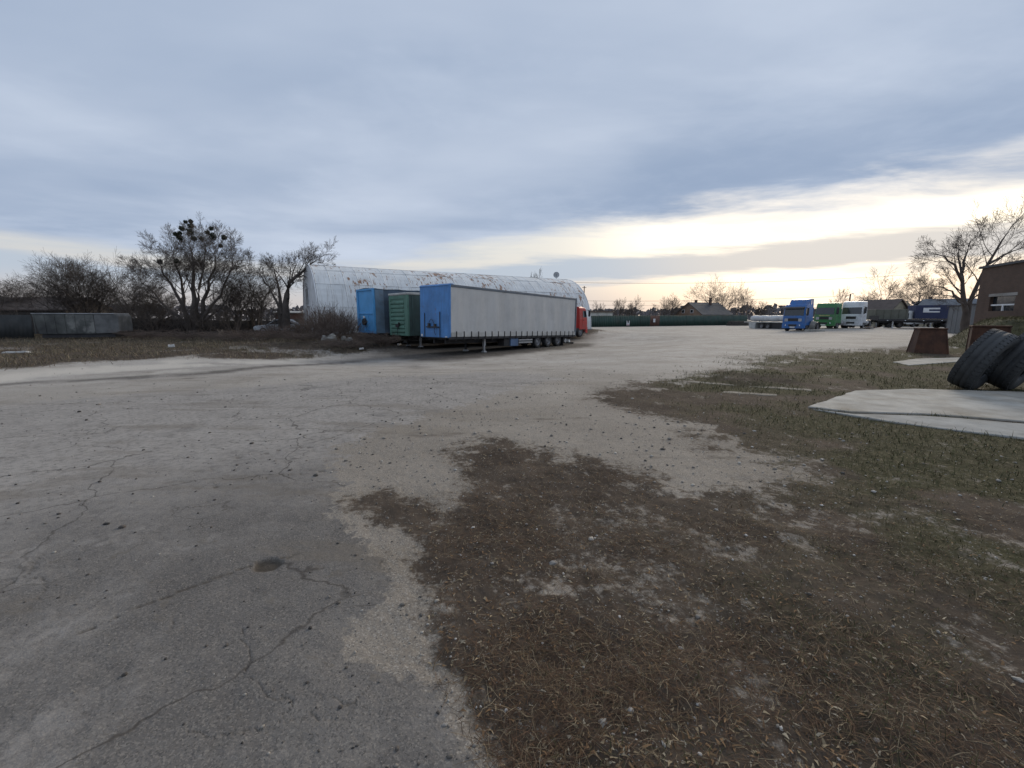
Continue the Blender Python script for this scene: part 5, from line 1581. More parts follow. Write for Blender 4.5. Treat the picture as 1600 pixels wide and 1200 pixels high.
def tyre(name, label, centre_px, Y, lean_dir, rad_=.82, wid=.52, tw=0.0):
    o_ = thing(name, label, 'tyre', (0, 0, 0))
    r = rad_
    prof = [(r * .52, -wid * .36), (r * .62, -wid * .46), (r * .78, -wid * .5), (r * .93, -wid * .47), (r * .99, -wid * .38), (r, -wid * .30), (r * .985, -wid * .29), (r * .985, -wid * .25), (r, -wid * .24), (r * 1.005, -wid * .06), (r * .988, -wid * .05), (r * .988, wid * .0), (r * 1.005, wid * .01),
            (r, wid * .22), (r * .985, wid * .23), (r * .985, wid * .27), (r, wid * .28), (r * .99, wid * .38), (r * .93, wid * .47), (r * .78, wid * .5), (r * .62, wid * .46), (r * .52, wid * .36),
            (r * .54, wid * .30), (r * .80, wid * .38), (r * .92, wid * .2), (r * .92, -wid * .2), (r * .80, -wid * .38), (r * .54, -wid * .30)]
    m = MB().lathe_y(prof, (0, 0, 0), 56)
    # axis of the lathe = local y; build world frame from the lean
    p = at(centre_px[0], centre_px[1], Y)
    view = Vector((p.x, p.y, 0)).normalized()
    tdir = Vector(lean_dir).normalized()
    view = (view - tdir * view.dot(tdir)).normalized()
    view = (Matrix.Rotation(tw, 3, tdir) @ view)
    axis = tdir.cross(view).normalized()
    mat3 = Matrix((tdir, axis, tdir.cross(axis))).transposed()
    V = [mat3 @ Vector(v) for v in m.v]
    lo = min(v.z for v in V)
    g = fz(p.x, p.y)
    o_.location = (p.x, p.y, g)
    m.v = [tuple(v + Vector((0, 0, -lo - .03))) for v in V]
    c = m.build('casing', M['tyre'], o_, smooth=True)
    # worn tread lugs
    lug = MB()
    for k in range(44):
        a = 2 * math.pi * k / 44
        for s in (-1, 1):
            c0 = Vector((math.cos(a) * r * .985, s * wid * .345, math.sin(a) * r * .985))
            t1 = Vector((-math.sin(a), 0, math.cos(a))); n1_ = Vector((math.cos(a), 0, math.sin(a)))
            q8 = []
            for dz_ in (-.02, .018):
                for (da, dy) in ((-.035, -.055), (.035, -.055), (.035, .055), (-.035, .055)):
                    q8.append(c0 + t1 * da + Vector((0, dy, 0)) + n1_ * dz_ - n1_ * (.02 * (dy * s > 0)))
            lug.hexa(q8)
    lug.v = [tuple(mat3 @ Vector(v) + Vector((0, 0, -lo - .03))) for v in lug.v]
    lo_ = lug.build('tread_lugs', M['tyre'], c)
    lo_['kind'] = 'stuff'
    return o_
M['tyre'] = material('weathered tyre rubber', (.030, .033, .036), .75, var=.35, vscale=2.5, bump=.35, bscale=35, dirt=.5, dirtc=(.075, .075, .072))
tyre('leaning_tyre', 'big worn black tyre leaning to the right, left of the pair', (1531, 590), 9.9, (.72, .05, .70), .73, .50, tw=R(-14))
tyre('leaning_tyre', 'big black tyre cut by the right edge, supporting the other', (1590, 590), 9.9, (.74, .02, .68), .73, .52, tw=R(-14))

# concrete slabs
def slab(name, label, polys, thick, m, cat='concrete slab', lift=.05):
    c = Vector((sum(p[0] for p in polys[0]) / len(polys[0]), sum(p[1] for p in polys[0]) / len(polys[0]), 0))
    zt = max(fz(p[0], p[1]) for p in polys[0]) + lift
    o = thing(name, label, cat, (c.x, c.y, zt - thick))
    for k, pl in enumerate(polys):
        # roughen the outline
        rg = random.Random(k + 5)
        pts = []
        for a, b in zip(pl, pl[1:] + pl[:1]):
            n = max(1, int(math.hypot(b[0] - a[0], b[1] - a[1]) / .18))
            for i in range(n):
                f = i / n
                j = .02 if i else 0
                pts.append((a[0] + (b[0] - a[0]) * f - c.x + rg.uniform(-j, j), a[1] + (b[1] - a[1]) * f - c.y + rg.uniform(-j, j)))
        mb = MB(); mb.prism_z(pts, -.15, thick - .008 * k)
        mb.build('slab_piece', M['slab_grey'] if k else m, o, bevel=.012, seg=1)
    return o
M['slab'] = material('pale worn concrete', (.36, .345, .31), .92, var=.2, vscale=1.3, bump=.5, bscale=18, dirt=.75, dirtc=(.24, .215, .175), spec=.1, col2=(.16, .135, .10), c2f=(.60, .74), coords='World')
M['slab_grey'] = material('greyer worn concrete', (.29, .29, .275), .92, var=.2, vscale=1.3, bump=.5, bscale=18, dirt=.7, dirtc=(.17, .155, .13), spec=.1, coords='World')
M['kerb'] = material('half buried concrete', (.23, .21, .175), .95, var=.3, vscale=4, spec=.1, dirt=.7, dirtc=(.10, .08, .06), coords='World')
S1 = G([(1262, 637), (1335, 612), (1430, 609), (1600, 614), (1760, 622), (1720, 668), (1600, 660), (1500, 652), (1440, 648), (1330, 645)])
S2 = G([(1268, 640), (1332, 648), (1440, 651), (1500, 655), (1600, 663.5), (1720, 672), (1690, 704), (1600, 686), (1480, 672), (1390, 660)])
slab('concrete_slab', 'large pale cracked concrete slab lying in the grass before the tyres', [S1, S2], .10, M['slab'], lift=.02)
S3 = G([(1395, 566), (1430, 561), (1505, 559), (1505, 565), (1420, 571)])
slab('concrete_slab', 'narrow pale concrete strip between the tapered hopper and the tyres', [S3], .08, M['slab'], lift=.02)
S4 = G([(1060, 594.5), (1270, 609), (1268, 611.5), (1058, 596.5)])
slab('concrete_kerb', 'thin pale kerb line half buried beside the dark soil clods', [S4], .06, M['kerb'], 'kerb', lift=.002)
S5 = G([(1130, 611), (1215, 616), (1213, 618.5), (1128, 613.5)])
slab('concrete_kerb', 'short pale kerb piece half buried nearer than the long kerb line', [S5], .06, M['kerb'], 'kerb', lift=.002)
# ------------------------------------------------------------------ trees
def tubes(lines, sides):
    """lines: list of (K,3) points + (K,) radii with equal K -> verts, faces"""
    P_ = np.array([l[0] for l in lines]); Rr = np.array([l[1] for l in lines])
    N, K, _ = P_.shape
    T = np.gradient(P_, axis=1)
    T /= np.linalg.norm(T, axis=2, keepdims=True) + 1e-9
    ref = np.where(np.abs(T[..., 2:3]) < .9, np.array([0, 0, 1.0]), np.array([1.0, 0, 0]))
    U = np.cross(T, ref); U /= np.linalg.norm(U, axis=2, keepdims=True) + 1e-9
    W = np.cross(T, U)
    a = np.arange(sides) * 2 * math.pi / sides
    V = P_[:, :, None, :] + Rr[:, :, None, None] * (U[:, :, None, :] * np.cos(a)[None, None, :, None] + W[:, :, None, :] * np.sin(a)[None, None, :, None])
    V = V.reshape(-1, 3)
    n, k, s = np.meshgrid(np.arange(N), np.arange(K - 1), np.arange(sides), indexing='ij')
    i0 = (n * K + k) * sides + s
    i1 = (n * K + k) * sides + (s + 1) % sides
    F = np.stack([i0, i1, i1 + sides, i0 + sides], -1).reshape(-1, 4)
    return V, F

def grow(seed, stems=1, stem_spread=.2, trunk_frac=.3, n=(9, 9, 8, 5), ang=(45, 45, 42, 40), ratio=(.62, .5, .45, .45), up=(.10, .08, .04, .02), r0=.25, wander=.14, levels=4, rmin=.010, thick=.62, first=.25, lean=(0, 0), droop=0.0, paths=None):
    rg = np.random.default_rng(seed)
    out = [[] for _ in range(levels + 1)]
    def walk(p, d, L, r, lev):
        K = (7, 6, 5, 3, 2)[min(lev, 4)]
        pts, rad_ = [p.copy()], [r]
        d = d / np.linalg.norm(d)
        for k in range(1, K):
            d = d + rg.normal(0, wander, 3) * (1.0 if lev else .5)
            d[2] += up[min(lev, len(up) - 1)] if lev else .08
            if lev >= 2: d[2] -= droop
            d /= np.linalg.norm(d)
            p = p + d * L / (K - 1)
            pts.append(p.copy())
            rad_.append(max(rmin, r * (1 - (.45 if lev == 0 else .75) * k / (K - 1))))
        pts = np.array(pts); rad_ = np.array(rad_)
        out[lev].append((pts, rad_))
        spawn(pts, rad_, L, lev)
    def spawn(pts, rad_, L, lev):
        if lev >= levels: return
        K = len(pts)
        cnt = max(2, int(round(n[lev] * rg.uniform(.75, 1.25) * (min(1.3, L / 8.0) if (paths and lev == 0) else 1.0))))
        st = trunk_frac if lev == 0 else first
        az0 = rg.uniform(0, 6.28)
        for i in range(cnt):
            f = st + (1 - st) * ((i + rg.uniform(.1, .9)) / cnt)
            if i == cnt - 1: f = .97
            x = f * (K - 1); k = min(int(x), K - 2); fr = x - k
            q = pts[k] * (1 - fr) + pts[k + 1] * fr
            td = pts[k + 1] - pts[k]; td /= np.linalg.norm(td)
            a = math.radians(ang[lev] * rg.uniform(.6, 1.25)) * (1.0 if i < cnt - 1 else .35)
            az_ = az0 + i * 2.4 + rg.normal(0, .4)
            ref = np.array([0, 0, 1.0]) if abs(td[2]) < .9 else np.array([1.0, 0, 0])
            u = np.cross(td, ref); u /= np.linalg.norm(u)
            v = np.cross(td, u)
            nd = td * math.cos(a) + (u * math.cos(az_) + v * math.sin(az_)) * math.sin(a)
            rr = (rad_[k] * (1 - fr) + rad_[k + 1] * fr)
            walk(q, nd, L * ratio[lev] * rg.uniform(.7, 1.2) * (1.15 - .45 * f if lev else (1.25 - .62 * f if paths else 1.0)), max(rmin, rr * thick * rg.uniform(.7, 1.0)), lev + 1)
    if paths:
        for pts, rad_, L in paths:
            pts = np.array(pts, float); rad_ = np.array(rad_, float)
            out[0].append((pts, rad_)); spawn(pts, rad_, L, 0)
        stems = 0
    for s in range(stems):
        a = s * 6.283 / stems + rg.uniform(0, 1)
        sp_ = stem_spread * rg.uniform(.5, 1.2) * (stems > 1)
        walk(np.array([math.cos(a) * .18 * (stems > 1), math.sin(a) * .18 * (stems > 1), -.25]), np.array([math.cos(a) * sp_ + lean[0], math.sin(a) * sp_ + lean[1], 1.0]), 4.0 * rg.uniform(.85, 1.1), r0 * rg.uniform(.8, 1.05), 0)
    return out

def tree(name, label, base, height, width, seed, bark, group=None, cat='tree', trunk_levels=2, depth=None, **kw):
    """grow a bare tree and fit it to a height and a crown width"""
    o = grow(seed, **kw)
    allp = np.concatenate([l[0] for lev in o for l in lev])
    zmax = np.percentile(allp[:, 2], 99.7)
    wx_ = np.percentile(allp[:, 0], 99) - np.percentile(allp[:, 0], 1)
    wy_ = np.percentile(allp[:, 1], 99) - np.percentile(allp[:, 1], 1)
    sc = np.array([1.0, 1.0, height / zmax if height > 1 else 1.0]) if kw.get('paths') else np.array([width / wx_, (depth or width) / wy_, height / zmax])
    root = thing(name, label, cat, base, 0.0, group)
    for part, levs in (('trunk', range(0, trunk_levels)), ('crown', range(trunk_levels, len(o)))):
        Vs, Fs, off = [], [], 0
        for lv in levs:
            byk = {}
            for l in o[lv]:
                byk.setdefault(len(l[0]), []).append((l[0] * sc, l[1]))
            for k_, ls in byk.items():
                V, F = tubes(ls, (8, 6, 4, 3, 3)[min(lv, 4)])
                Vs.append(V); Fs.append(F + off); off += len(V)
        if Vs:
            np_mesh(part, np.concatenate(Vs), np.concatenate(Fs), bark, root, smooth=True)
    root['_top'] = 0
    del root['_top']
    return root, o, sc

M['bark'] = material('dark bark', (.082, .068, .059), .9, var=.25, coords='World')
M['bark2'] = material('grey brown bark', (.095, .08, .07), .9, var=.25, coords='World')
M['bark_far'] = material('pale far bark', (.095, .08, .07), .9, var=.2, coords='World')
def ht(vtop, vbase_z, Y, u):
    return at(u, vtop, Y).z - vbase_z
def base_at(u, Y):
    p = at(u, 500, Y); return (p.x, p.y, fz(p.x, p.y) - .05)
def pxw(px, Y):
    return px * Y / 668.0

big = dict(n=(8, 10, 9, 6), ratio=(.85, .5, .42, .42))
def ppath(b, Y, pix, r0_, r1_, K=9, jit=.1, seed=0):
    """limb through photographed points, some metres of depth wander added"""
    rg = np.random.default_rng(seed)
    P_ = [at(u, v, Y + dy) for u, v, dy in pix]
    P_ = np.array([(p.x - b[0], p.y - b[1], p.z - b[2]) for p in P_])
    d = np.concatenate([[0], np.cumsum(np.linalg.norm(np.diff(P_, axis=0), axis=1))])
    s = np.linspace(0, d[-1], K)
    Q = np.stack([np.interp(s, d, P_[:, k]) for k in range(3)], 1)
    Q[1:] += rg.normal(0, jit, (K - 1, 3))
    return Q, r0_ + (r1_ * .28 - r0_) * np.linspace(0, 1, K) ** .85, d[-1]
# the mistletoe tree
b0 = base_at(303, 40)
def quick(b, Y, pix, r0_, r1_, seed): return ppath(b, Y, pix, r0_, r1_, 9, .10, seed)
mist = [quick(b0, 40, [(302, 522, 0), (303, 470, 0), (300, 420, .2), (297, 375, .3), (295, 352, .4)], .34, .04, 11),
        quick(b0, 40, [(304, 520, 0), (318, 465, .5), (328, 420, .9), (333, 385, 1.1), (336, 362, 1.2)], .28, .04, 12),
        quick(b0, 40, [(300, 520, 0), (280, 465, -.5), (262, 425, -.9), (246, 395, -1.2), (232, 375, -1.4)], .26, .03, 13),
        quick(b0, 40, [(301, 515, 0), (285, 455, .5), (275, 410, .9), (272, 378, 1.2), (270, 362, 1.3)], .24, .03, 14),
        quick(b0, 40, [(306, 518, 0), (330, 470, -.4), (350, 430, -.8), (360, 395, -1.0), (366, 375, -1.2)], .22, .03, 15),
        quick(b0, 40, [(298, 518, 0), (268, 480, .3), (240, 450, .6), (222, 428, .9), (211, 412, 1.2)], .20, .03, 16),
        quick(b0, 40, [(306, 515, 0), (312, 455, -.6), (315, 410, -1.2), (317, 375, -1.6), (318, 358, -1.8)], .24, .03, 17),
        quick(b0, 40, [(304, 515, 0), (335, 485, .3), (358, 455, .5), (372, 430, .7)], .15, .025, 18)]
mt, mo_, msc = tree('mistletoe_tree', 'tallest bare tree on the left, with dark mistletoe balls in its crown', b0, ht(346, b0[2], 40, 303), 1, 11, M['bark'], paths=mist, trunk_frac=.38, n=(11, 7, 6, 5), ratio=(.27, .62, .62, .62), ang=(40, 38, 36, 34), up=(.12, .10, .05, .03), thick=.40, rmin=.0065, wander=.09)
M['mistletoe'] = material('mistletoe green', (.022, .03, .016), .8, var=.3)
def leaf_ball(parent, name, c, r, n, m, seed, leaf=.10):
    rg = np.random.default_rng(seed)
    d = rg.normal(size=(n, 3)); d /= np.linalg.norm(d, axis=1, keepdims=True)
    p = d * (r * rg.uniform(.25, 1.0, (n, 1)) ** .6)
    a = rg.normal(size=(n, 3)); a /= np.linalg.norm(a, axis=1, keepdims=True)
    b = np.cross(a, d); b /= np.linalg.norm(b, axis=1, keepdims=True) + 1e-6
    s = leaf * rg.uniform(.6, 1.3, (n, 1))
    V = np.stack([p - a * s, p - b * s * .45, p + a * s, p + b * s * .45], 1).reshape(-1, 3) + np.array(c)
    F = np.arange(n * 4).reshape(-1, 4)
    return np_mesh(name, V, F, m, parent)
for k, (u, v, rpx) in enumerate(((297, 363, 5.5), (281, 371, 4.5), (284, 357, 3.5), (332, 369, 5.2), (350, 371, 3.4), (330, 357, 2.6), (315, 373, 3), (298, 353, 4), (303, 373, 3.6), (324, 363, 2.8), (250, 409, 3.6), (274, 366, 3), (290, 347, 2.2), (298, 346, 2.4), (281, 364, 2.4), (345, 384, 2.6), (276, 408, 3.4))):
    Yb = 39.4 + .5 * math.sin(k * 2.1)
    p = at(u, v, Yb)
    leaf_ball(mt, 'mistletoe', (p.x - b0[0], p.y - b0[1], p.z - b0[2]), pxw(rpx, Yb) * 1.1, 260, M['mistletoe'], 100 + k, .09)
# thick-trunked tree by the hangar
b0 = base_at(446, 41)
stout = [ppath(b0, 41, [(446, 512, 0), (447, 470, 0), (452, 440, 0), (468, 428, -.3), (480, 417, -.6), (492, 408, -.9), (500, 404, -1)], .42, .05, 9, .05, 1),
         ppath(b0, 41, [(440, 512, .3), (438, 470, .3), (436, 450, .4), (430, 428, .6), (427, 415, .8)], .30, .05, 9, .07, 2),
         ppath(b0, 41, [(447, 475, 0), (455, 440, .3), (458, 425, .5), (463, 408, .8)], .20, .04, 9, .07, 3),
         ppath(b0, 41, [(441, 490, 0), (425, 455, -.3), (405, 430, -.5), (392, 412, -.8)], .16, .03, 9, .07, 4)]
tree('stout_tree', 'stout bare tree with one long limb reaching over the hangar end', b0, 1, 1, 27, M['bark2'], paths=stout, trunk_frac=.42, n=(10, 8, 6, 5), ratio=(.28, .62, .62, .62), ang=(46, 42, 38, 36), up=(.12, .06, .03, .02), thick=.45, wander=.10, rmin=.0065)
# the other left-side trees
left_trees = [
    ('left_tree', 'wide dense bare tree behind the derelict wagon', 135, 42, 398, 118, 31, dict(stems=5, stem_spread=.3, n=(7, 9, 6, 5))),
    ('left_tree', 'lower bare tree at the far left edge beside the old barn', 12, 45, 424, 110, 32, dict(stems=4, stem_spread=.35)),
    ('left_tree', 'small bare tree between the edge tree and the wide one', 62, 47, 443, 80, 33, dict(stems=3, stem_spread=.3)),
    ('left_tree', 'slim bare tree just left of the mistletoe tree', 212, 44, 412, 80, 34, dict(stems=4, stem_spread=.25)),
    ('left_tree', 'bare tree between the mistletoe tree and the stout tree', 398, 44, 403, 90, 35, dict(stems=4, stem_spread=.25)),
    ('left_tree', 'short bare tree right under the mistletoe tree crown', 365, 42.5, 430, 80, 36, dict(stems=4, stem_spread=.3)),
    ('left_tree', 'thin bare tree leaning left in front of the board fence', 240, 41, 440, 80, 37, dict(stems=4, stem_spread=.35)),
]
for nm, lab, u, Y, vt, wpx, sd, kw in left_trees:
    b0 = base_at(u, Y)
    k = dict(stems=3, stem_spread=.3, trunk_frac=.25, n=(6, 8, 6, 4), ratio=(.85, .62, .6, .6), ang=(38, 38, 36, 34), r0=.15, rmin=.0065, wander=.09, thick=.5)
    k.update(kw)
    tree(nm, lab, b0, ht(vt, b0[2], Y, u), pxw(wpx, Y), sd, M['bark'] if sd % 2 else M['bark2'], group='bare trees on the left', **k)
# understorey shrubs, dark and twiggy
shrubs = [(20, 40, 462, 'shrub at the far left before the old barn'), (95, 41, 455, 'shrub over the left end of the derelict wagon'), (165, 40, 452, 'shrub over the right end of the derelict wagon'), (205, 39, 470, 'shrub just right of the derelict wagon'),
          (245, 38.5, 478, 'shrub below the leaning thin tree'), (285, 38.5, 470, 'shrub at the mistletoe tree foot, left side'), (325, 38.5, 468, 'shrub at the mistletoe tree foot, right side'), (362, 39, 462, 'shrub left of the parked silver car'), (425, 40, 466, 'shrub between the silver car and the stout tree'), (130, 44, 440, 'tall shrub behind the middle of the derelict wagon')]
for k, (u, Y, vt, lab) in enumerate(shrubs):
    b0 = base_at(u, Y)
    tree('twiggy_shrub', 'dark twiggy ' + lab, b0, ht(vt, b0[2], Y, u), pxw(62, Y), 60 + k, M['bark'], group='twiggy shrubs on the left', cat='shrub', stems=5, stem_spread=.45, trunk_frac=.15, n=(5, 5, 4), ratio=(.6, .6, .6), ang=(32, 36, 36), r0=.04, levels=3, rmin=.0065, trunk_levels=1)
# trees on the right and in the middle
b0 = base_at(1506, 37)
def big_tree():
    q = lambda pix, r0_, r1_, s: ppath(b0, 37, pix, r0_, r1_, 9, .06, s)
    pa = [q([(1508, 522, 0), (1508, 490, 0), (1504, 460, 0), (1503, 425, .2), (1500, 405, .4), (1497, 385, .6)], .31, .05, 21),
          q([(1509, 515, 0), (1514, 480, 0), (1526, 448, -.2), (1545, 412, -.4), (1562, 378, -.6), (1585, 350, -.8), (1606, 330, -1)], .22, .05, 22),
          q([(1545, 412, -.4), (1575, 395, -.2), (1610, 382, 0)], .12, .03, 23),
          q([(1504, 440, 0), (1490, 415, -.4), (1470, 400, -.6), (1445, 392, -.8)], .14, .025, 24),
          q([(1506, 472, 0), (1490, 460, .4), (1470, 448, .8), (1448, 444, 1.0)], .12, .02, 25),
          q([(1507, 480, 0), (1492, 466, -.6), (1478, 460, -1), (1452, 458, -1.2)], .10, .02, 26),
          q([(1503, 425, .2), (1510, 400, .6), (1517, 380, 1.0), (1528, 362, 1.2)], .12, .025, 27)]
    return tree('big_bare_tree', 'big bare tree with two main leaders left of the brick building', b0, 1, 1, 77, M['bark'], paths=pa, trunk_frac=.30, n=(9, 7, 5, 4), ratio=(.32, .62, .62, .62), ang=(44, 40, 38, 36), up=(.08, .05, .03, .02), thick=.42, wander=.11, rmin=.0065)
big_tree()
right_trees = [
    ('lime_tree', 'round pollard bare tree behind the tan house', 1371, 98, 419, 74, 81, dict(n=(12, 9, 7, 4), ang=(62, 48, 44, 40), trunk_frac=.35)),
    ('lime_tree', 'round bare tree between the tan and grey roofed houses', 1433, 98, 418, 66, 82, dict(n=(12, 9, 7, 4), ang=(60, 48, 44, 40), trunk_frac=.35)),
    ('far_tree', 'wide bare tree standing over the brick house', 1122, 118, 434, 86, 83, dict(stems=3, stem_spread=.35, n=(7, 8, 7, 3), up=(.14, .1, .06, .04))),
    ('far_tree', 'bare fruit tree left of the brick house', 1044, 112, 459, 42, 84, dict(stems=3, stem_spread=.4, n=(6, 7, 6, 3), up=(.14, .1, .06, .04))),
    ('far_tree', 'small bare tree behind the fence left of the notice board', 964, 112, 466, 24, 85, dict(stems=2, n=(6, 7, 6, 3), up=(.14, .1, .06, .04))),
    ('far_tree', 'small bare tree behind the fence above the notice board', 985, 112, 463, 26, 86, dict(stems=2, n=(6, 7, 6, 3), up=(.14, .1, .06, .04))),
    ('far_tree', 'small bare tree behind the white garage', 938, 118, 470, 26, 87, dict(stems=2, n=(5, 6, 6, 3))),
    ('far_tree', 'slim bare tree above the green truck', 1307, 112, 450, 24, 88, dict(stems=2, stem_spread=.15, n=(7, 6, 6, 3))),
    ('far_tree', 'low bare tree left of the blue truck', 1190, 120, 470, 32, 89, dict(stems=3, n=(6, 6, 6, 3))),
    ('far_tree', 'pale bare tree top showing above the hangar ridge', 837, 88, 421, 24, 90, dict(stems=2, stem_spread=.15, n=(8, 7, 6, 3), droop=.05)),
    ('far_tree', 'leaning bare tree right of the brick house', 1152, 122, 452, 36, 91, dict(stems=2, n=(6, 7, 6, 3), lean=(.15, 0))),
]
for nm, lab, u, Y, vt, wpx, sd, kw in right_trees:
    b0 = base_at(u, Y)
    k = dict(stems=1, stem_spread=.3, trunk_frac=.25, n=(7, 8, 7, 4), ratio=(.75, .6, .58, .55), ang=(42, 40, 38, 36), r0=.22, rmin=.013, thick=.5, wander=.08)
    k.update(kw)
    tree(nm, lab, b0, ht(vt, b0[2], Y, u), pxw(wpx, Y), sd, M['bark_far'], group='bare trees beyond the yard', **k)

# far wood along the horizon
rg = np.random.default_rng(9)
N = 14000
azs = rg.uniform(-70, 75, N) * math.pi / 180
dist = rg.uniform(300, 380, N)
hh = (4 + 7 * fbm(azs * 40, azs * 0 + 3, 4, 5)) * rg.uniform(0, 1, N) ** .7
c_ = np.stack([dist * np.sin(azs), dist * np.cos(azs), hh], 1)
s_ = rg.uniform(.5, 1.3, N)
u_ = np.stack([np.cos(azs), -np.sin(azs), 0 * azs], 1)
tw_ = rg.normal(size=(N, 3)) * .5
u2 = u_ + tw_; u2 /= np.linalg.norm(u2, axis=1, keepdims=True)
w2 = np.cross(u2, rg.normal(size=(N, 3))); w2 /= np.linalg.norm(w2, axis=1, keepdims=True)
V = np.stack([c_ - u2 * s_[:, None], c_ - w2 * s_[:, None] * 1.4, c_ + u2 * s_[:, None], c_ + w2 * s_[:, None] * 1.4], 1).reshape(-1, 3)
fw_ = np_mesh('far_wood', V, np.arange(N * 4).reshape(-1, 4), material('far winter wood', (.13, .12, .125), .95, var=.25, coords='World'))
tag(fw_, 'hazy line of winter trees along the horizon', 'wood', kind='stuff')

# ------------------------------------------------------------------ ground cover
def attr_mat(name, rough=.85, spec=.2):
    m = bpy.data.materials.new(name); m.use_nodes = True
    t = NT(m.node_tree); b = t.n('ShaderNodeBsdfPrincipled'); o = t.n('ShaderNodeOutputMaterial'); t.l(b.outputs[0], o.inputs[0])
    a = t.n('ShaderNodeAttribute', attribute_name='C')
    t.l(a.outputs['Color'], b.inputs['Base Color'])
    b.inputs['Roughness'].default_value = rough; b.inputs['Specular IOR Level'].default_value = spec
    return m
M['litter'] = attr_mat('dry plant litter')
M['pebble'] = attr_mat('pebbles', .8, .3)

def scatter(n, rmin, rmax, a0, a1, seed, power=1.0):
    """random places, thinning with distance"""
    rg = np.random.default_rng(seed)
    r = rmin * (rmax / rmin) ** (rg.uniform(0, 1, n) ** power)
    a = rg.uniform(a0, a1, n) * math.pi / 180
    return r * np.sin(a), r * np.cos(a), rg
def ribbons(x, y, z, rg, length, width, lift, palette, pal_p, curl=.8, K=4):
    n = len(x)
    a = rg.uniform(0, 2 * math.pi, n)
    L = length * rg.uniform(.4, 1.3, n)
    px_, py_, pz_ = x.copy(), y.copy(), z + .004
    pitch = rg.uniform(.05, 1.0, n) * lift
    rows = []
    wv = (width * rg.uniform(.5, 1.3, n))
    for k in range(K):
        w_ = wv * (1 - .8 * k / (K - 1))
        sx, sy = -np.sin(a) * w_, np.cos(a) * w_
        tilt = rg.normal(0, .3, n) * w_
        rows.append(np.stack([px_ - sx, py_ - sy, pz_ - tilt], 1)); rows.append(np.stack([px_ + sx, py_ + sy, pz_ + tilt], 1))
        a = a + rg.normal(0, curl / K * 1.6, n)
        st = L / (K - 1)
        px_ = px_ + np.cos(a) * np.cos(pitch) * st; py_ = py_ + np.sin(a) * np.cos(pitch) * st; pz_ = pz_ + np.sin(pitch) * st
        pitch = pitch - rg.uniform(.2, .7, n) * lift
    V = np.stack(rows, 1)
    F = []
    base_ = np.arange(n) * (2 * K)
    for k in range(K - 1):
        F.append(np.stack([base_ + 2 * k, base_ + 2 * k + 1, base_ + 2 * k + 3, base_ + 2 * k + 2], 1))
    pal = np.array(palette)
    c = pal[rg.choice(len(pal), n, p=pal_p)] * rg.uniform(.6, 1.4, (n, 1))
    C = np.concatenate([np.repeat(c, 2 * K, 0), np.ones((n * 2 * K, 1))], 1)
    return V.reshape(-1, 3), np.concatenate(F), C
def place(n, rmin, rmax, a0, a1, seed, key, thr=.35, power=1.0):
    x, y, rg = scatter(n, rmin, rmax, a0, a1, seed, power)
    m_ = ground_masks(x, y)
    for sl in (S1, S2, S3):
        m_['veg'] = np.where(poly_sd(x, y, sl) < .02, 0, m_['veg'])
    keep = rg.uniform(0, 1, n) < np.clip((key(m_) - thr) / (1 - thr), 0, 1)
    x, y = x[keep], y[keep]
    m2 = {k: v[keep] for k, v in m_.items()}
    return x, y, ground_np(x, y) + ground_relief(x, y, m2), m2, rg
# matted brown stems
RB = [(.105, .062, .037), (.068, .043, .029), (.165, .12, .072), (.038, .029, .022), (.23, .185, .12)]
clump = lambda x, y, s: smooth01((fbm(x * 1.6, y * 1.6, 3, s) - .36) / .22)
x, y, z, m2, rg = place(110000, 1.0, 16, -12, 64, 1, lambda m: m['veg'] * (1 - .65 * m['green']), .12, 1.0)
kp = rg.uniform(0, 1, len(x)) < .25 + .75 * clump(x, y, 301); x, y, z = x[kp], y[kp], z[kp]
sc_ = np.clip(np.hypot(x, y) / 3.0, .7, 2.2)
V, F, C = ribbons(x, y, z, rg, .105, .0013, .5, RB, [.34, .26, .18, .14, .08], curl=1.0)
o = np_mesh('matted_stems', V, F, M['litter'], colors={'C': C}); tag(o, 'tangled mat of reddish brown dead stems over the foreground soil', 'dead plants', kind='stuff')
print('stems', len(x))
# short olive grass
GR = [(.045, .050, .018), (.066, .066, .028), (.10, .09, .043), (.16, .128, .068), (.03, .036, .015)]
x, y, z, m2, rg = place(110000, 1.2, 30, 2, 66, 2, lambda m: m['veg'] * (.12 + .9 * m['green']), .08, .9)
d_ = np.hypot(x, y)
V, F, C = ribbons(x, y, z, rg, .07 * np.clip(d_ / 6, .8, 1.6), .0020 * np.clip(d_ / 4, .8, 4), 1.3, GR, [.3, .26, .2, .12, .12], curl=.5, K=3)
o = np_mesh('short_grass', V, F, M['litter'], colors={'C': C}); tag(o, 'short olive green grass patches on the right waste ground', 'grass', kind='stuff')
print('grass', len(x))
# straw and leaf flakes
x, y, z, m2, rg = place(9000, 1.0, 14, -15, 64, 3, lambda m: m['veg'], .3)
V, F, C = ribbons(x, y, z, rg, .030, .006, .5, [(.24, .19, .12), (.17, .105, .055), (.30, .26, .19)], [.35, .5, .15], curl=.6, K=3)
o = np_mesh('leaf_litter', V, F, M['litter'], colors={'C': C}); tag(o, 'scattered straw and dead leaf flakes on the brown soil', 'leaf litter', kind='stuff')
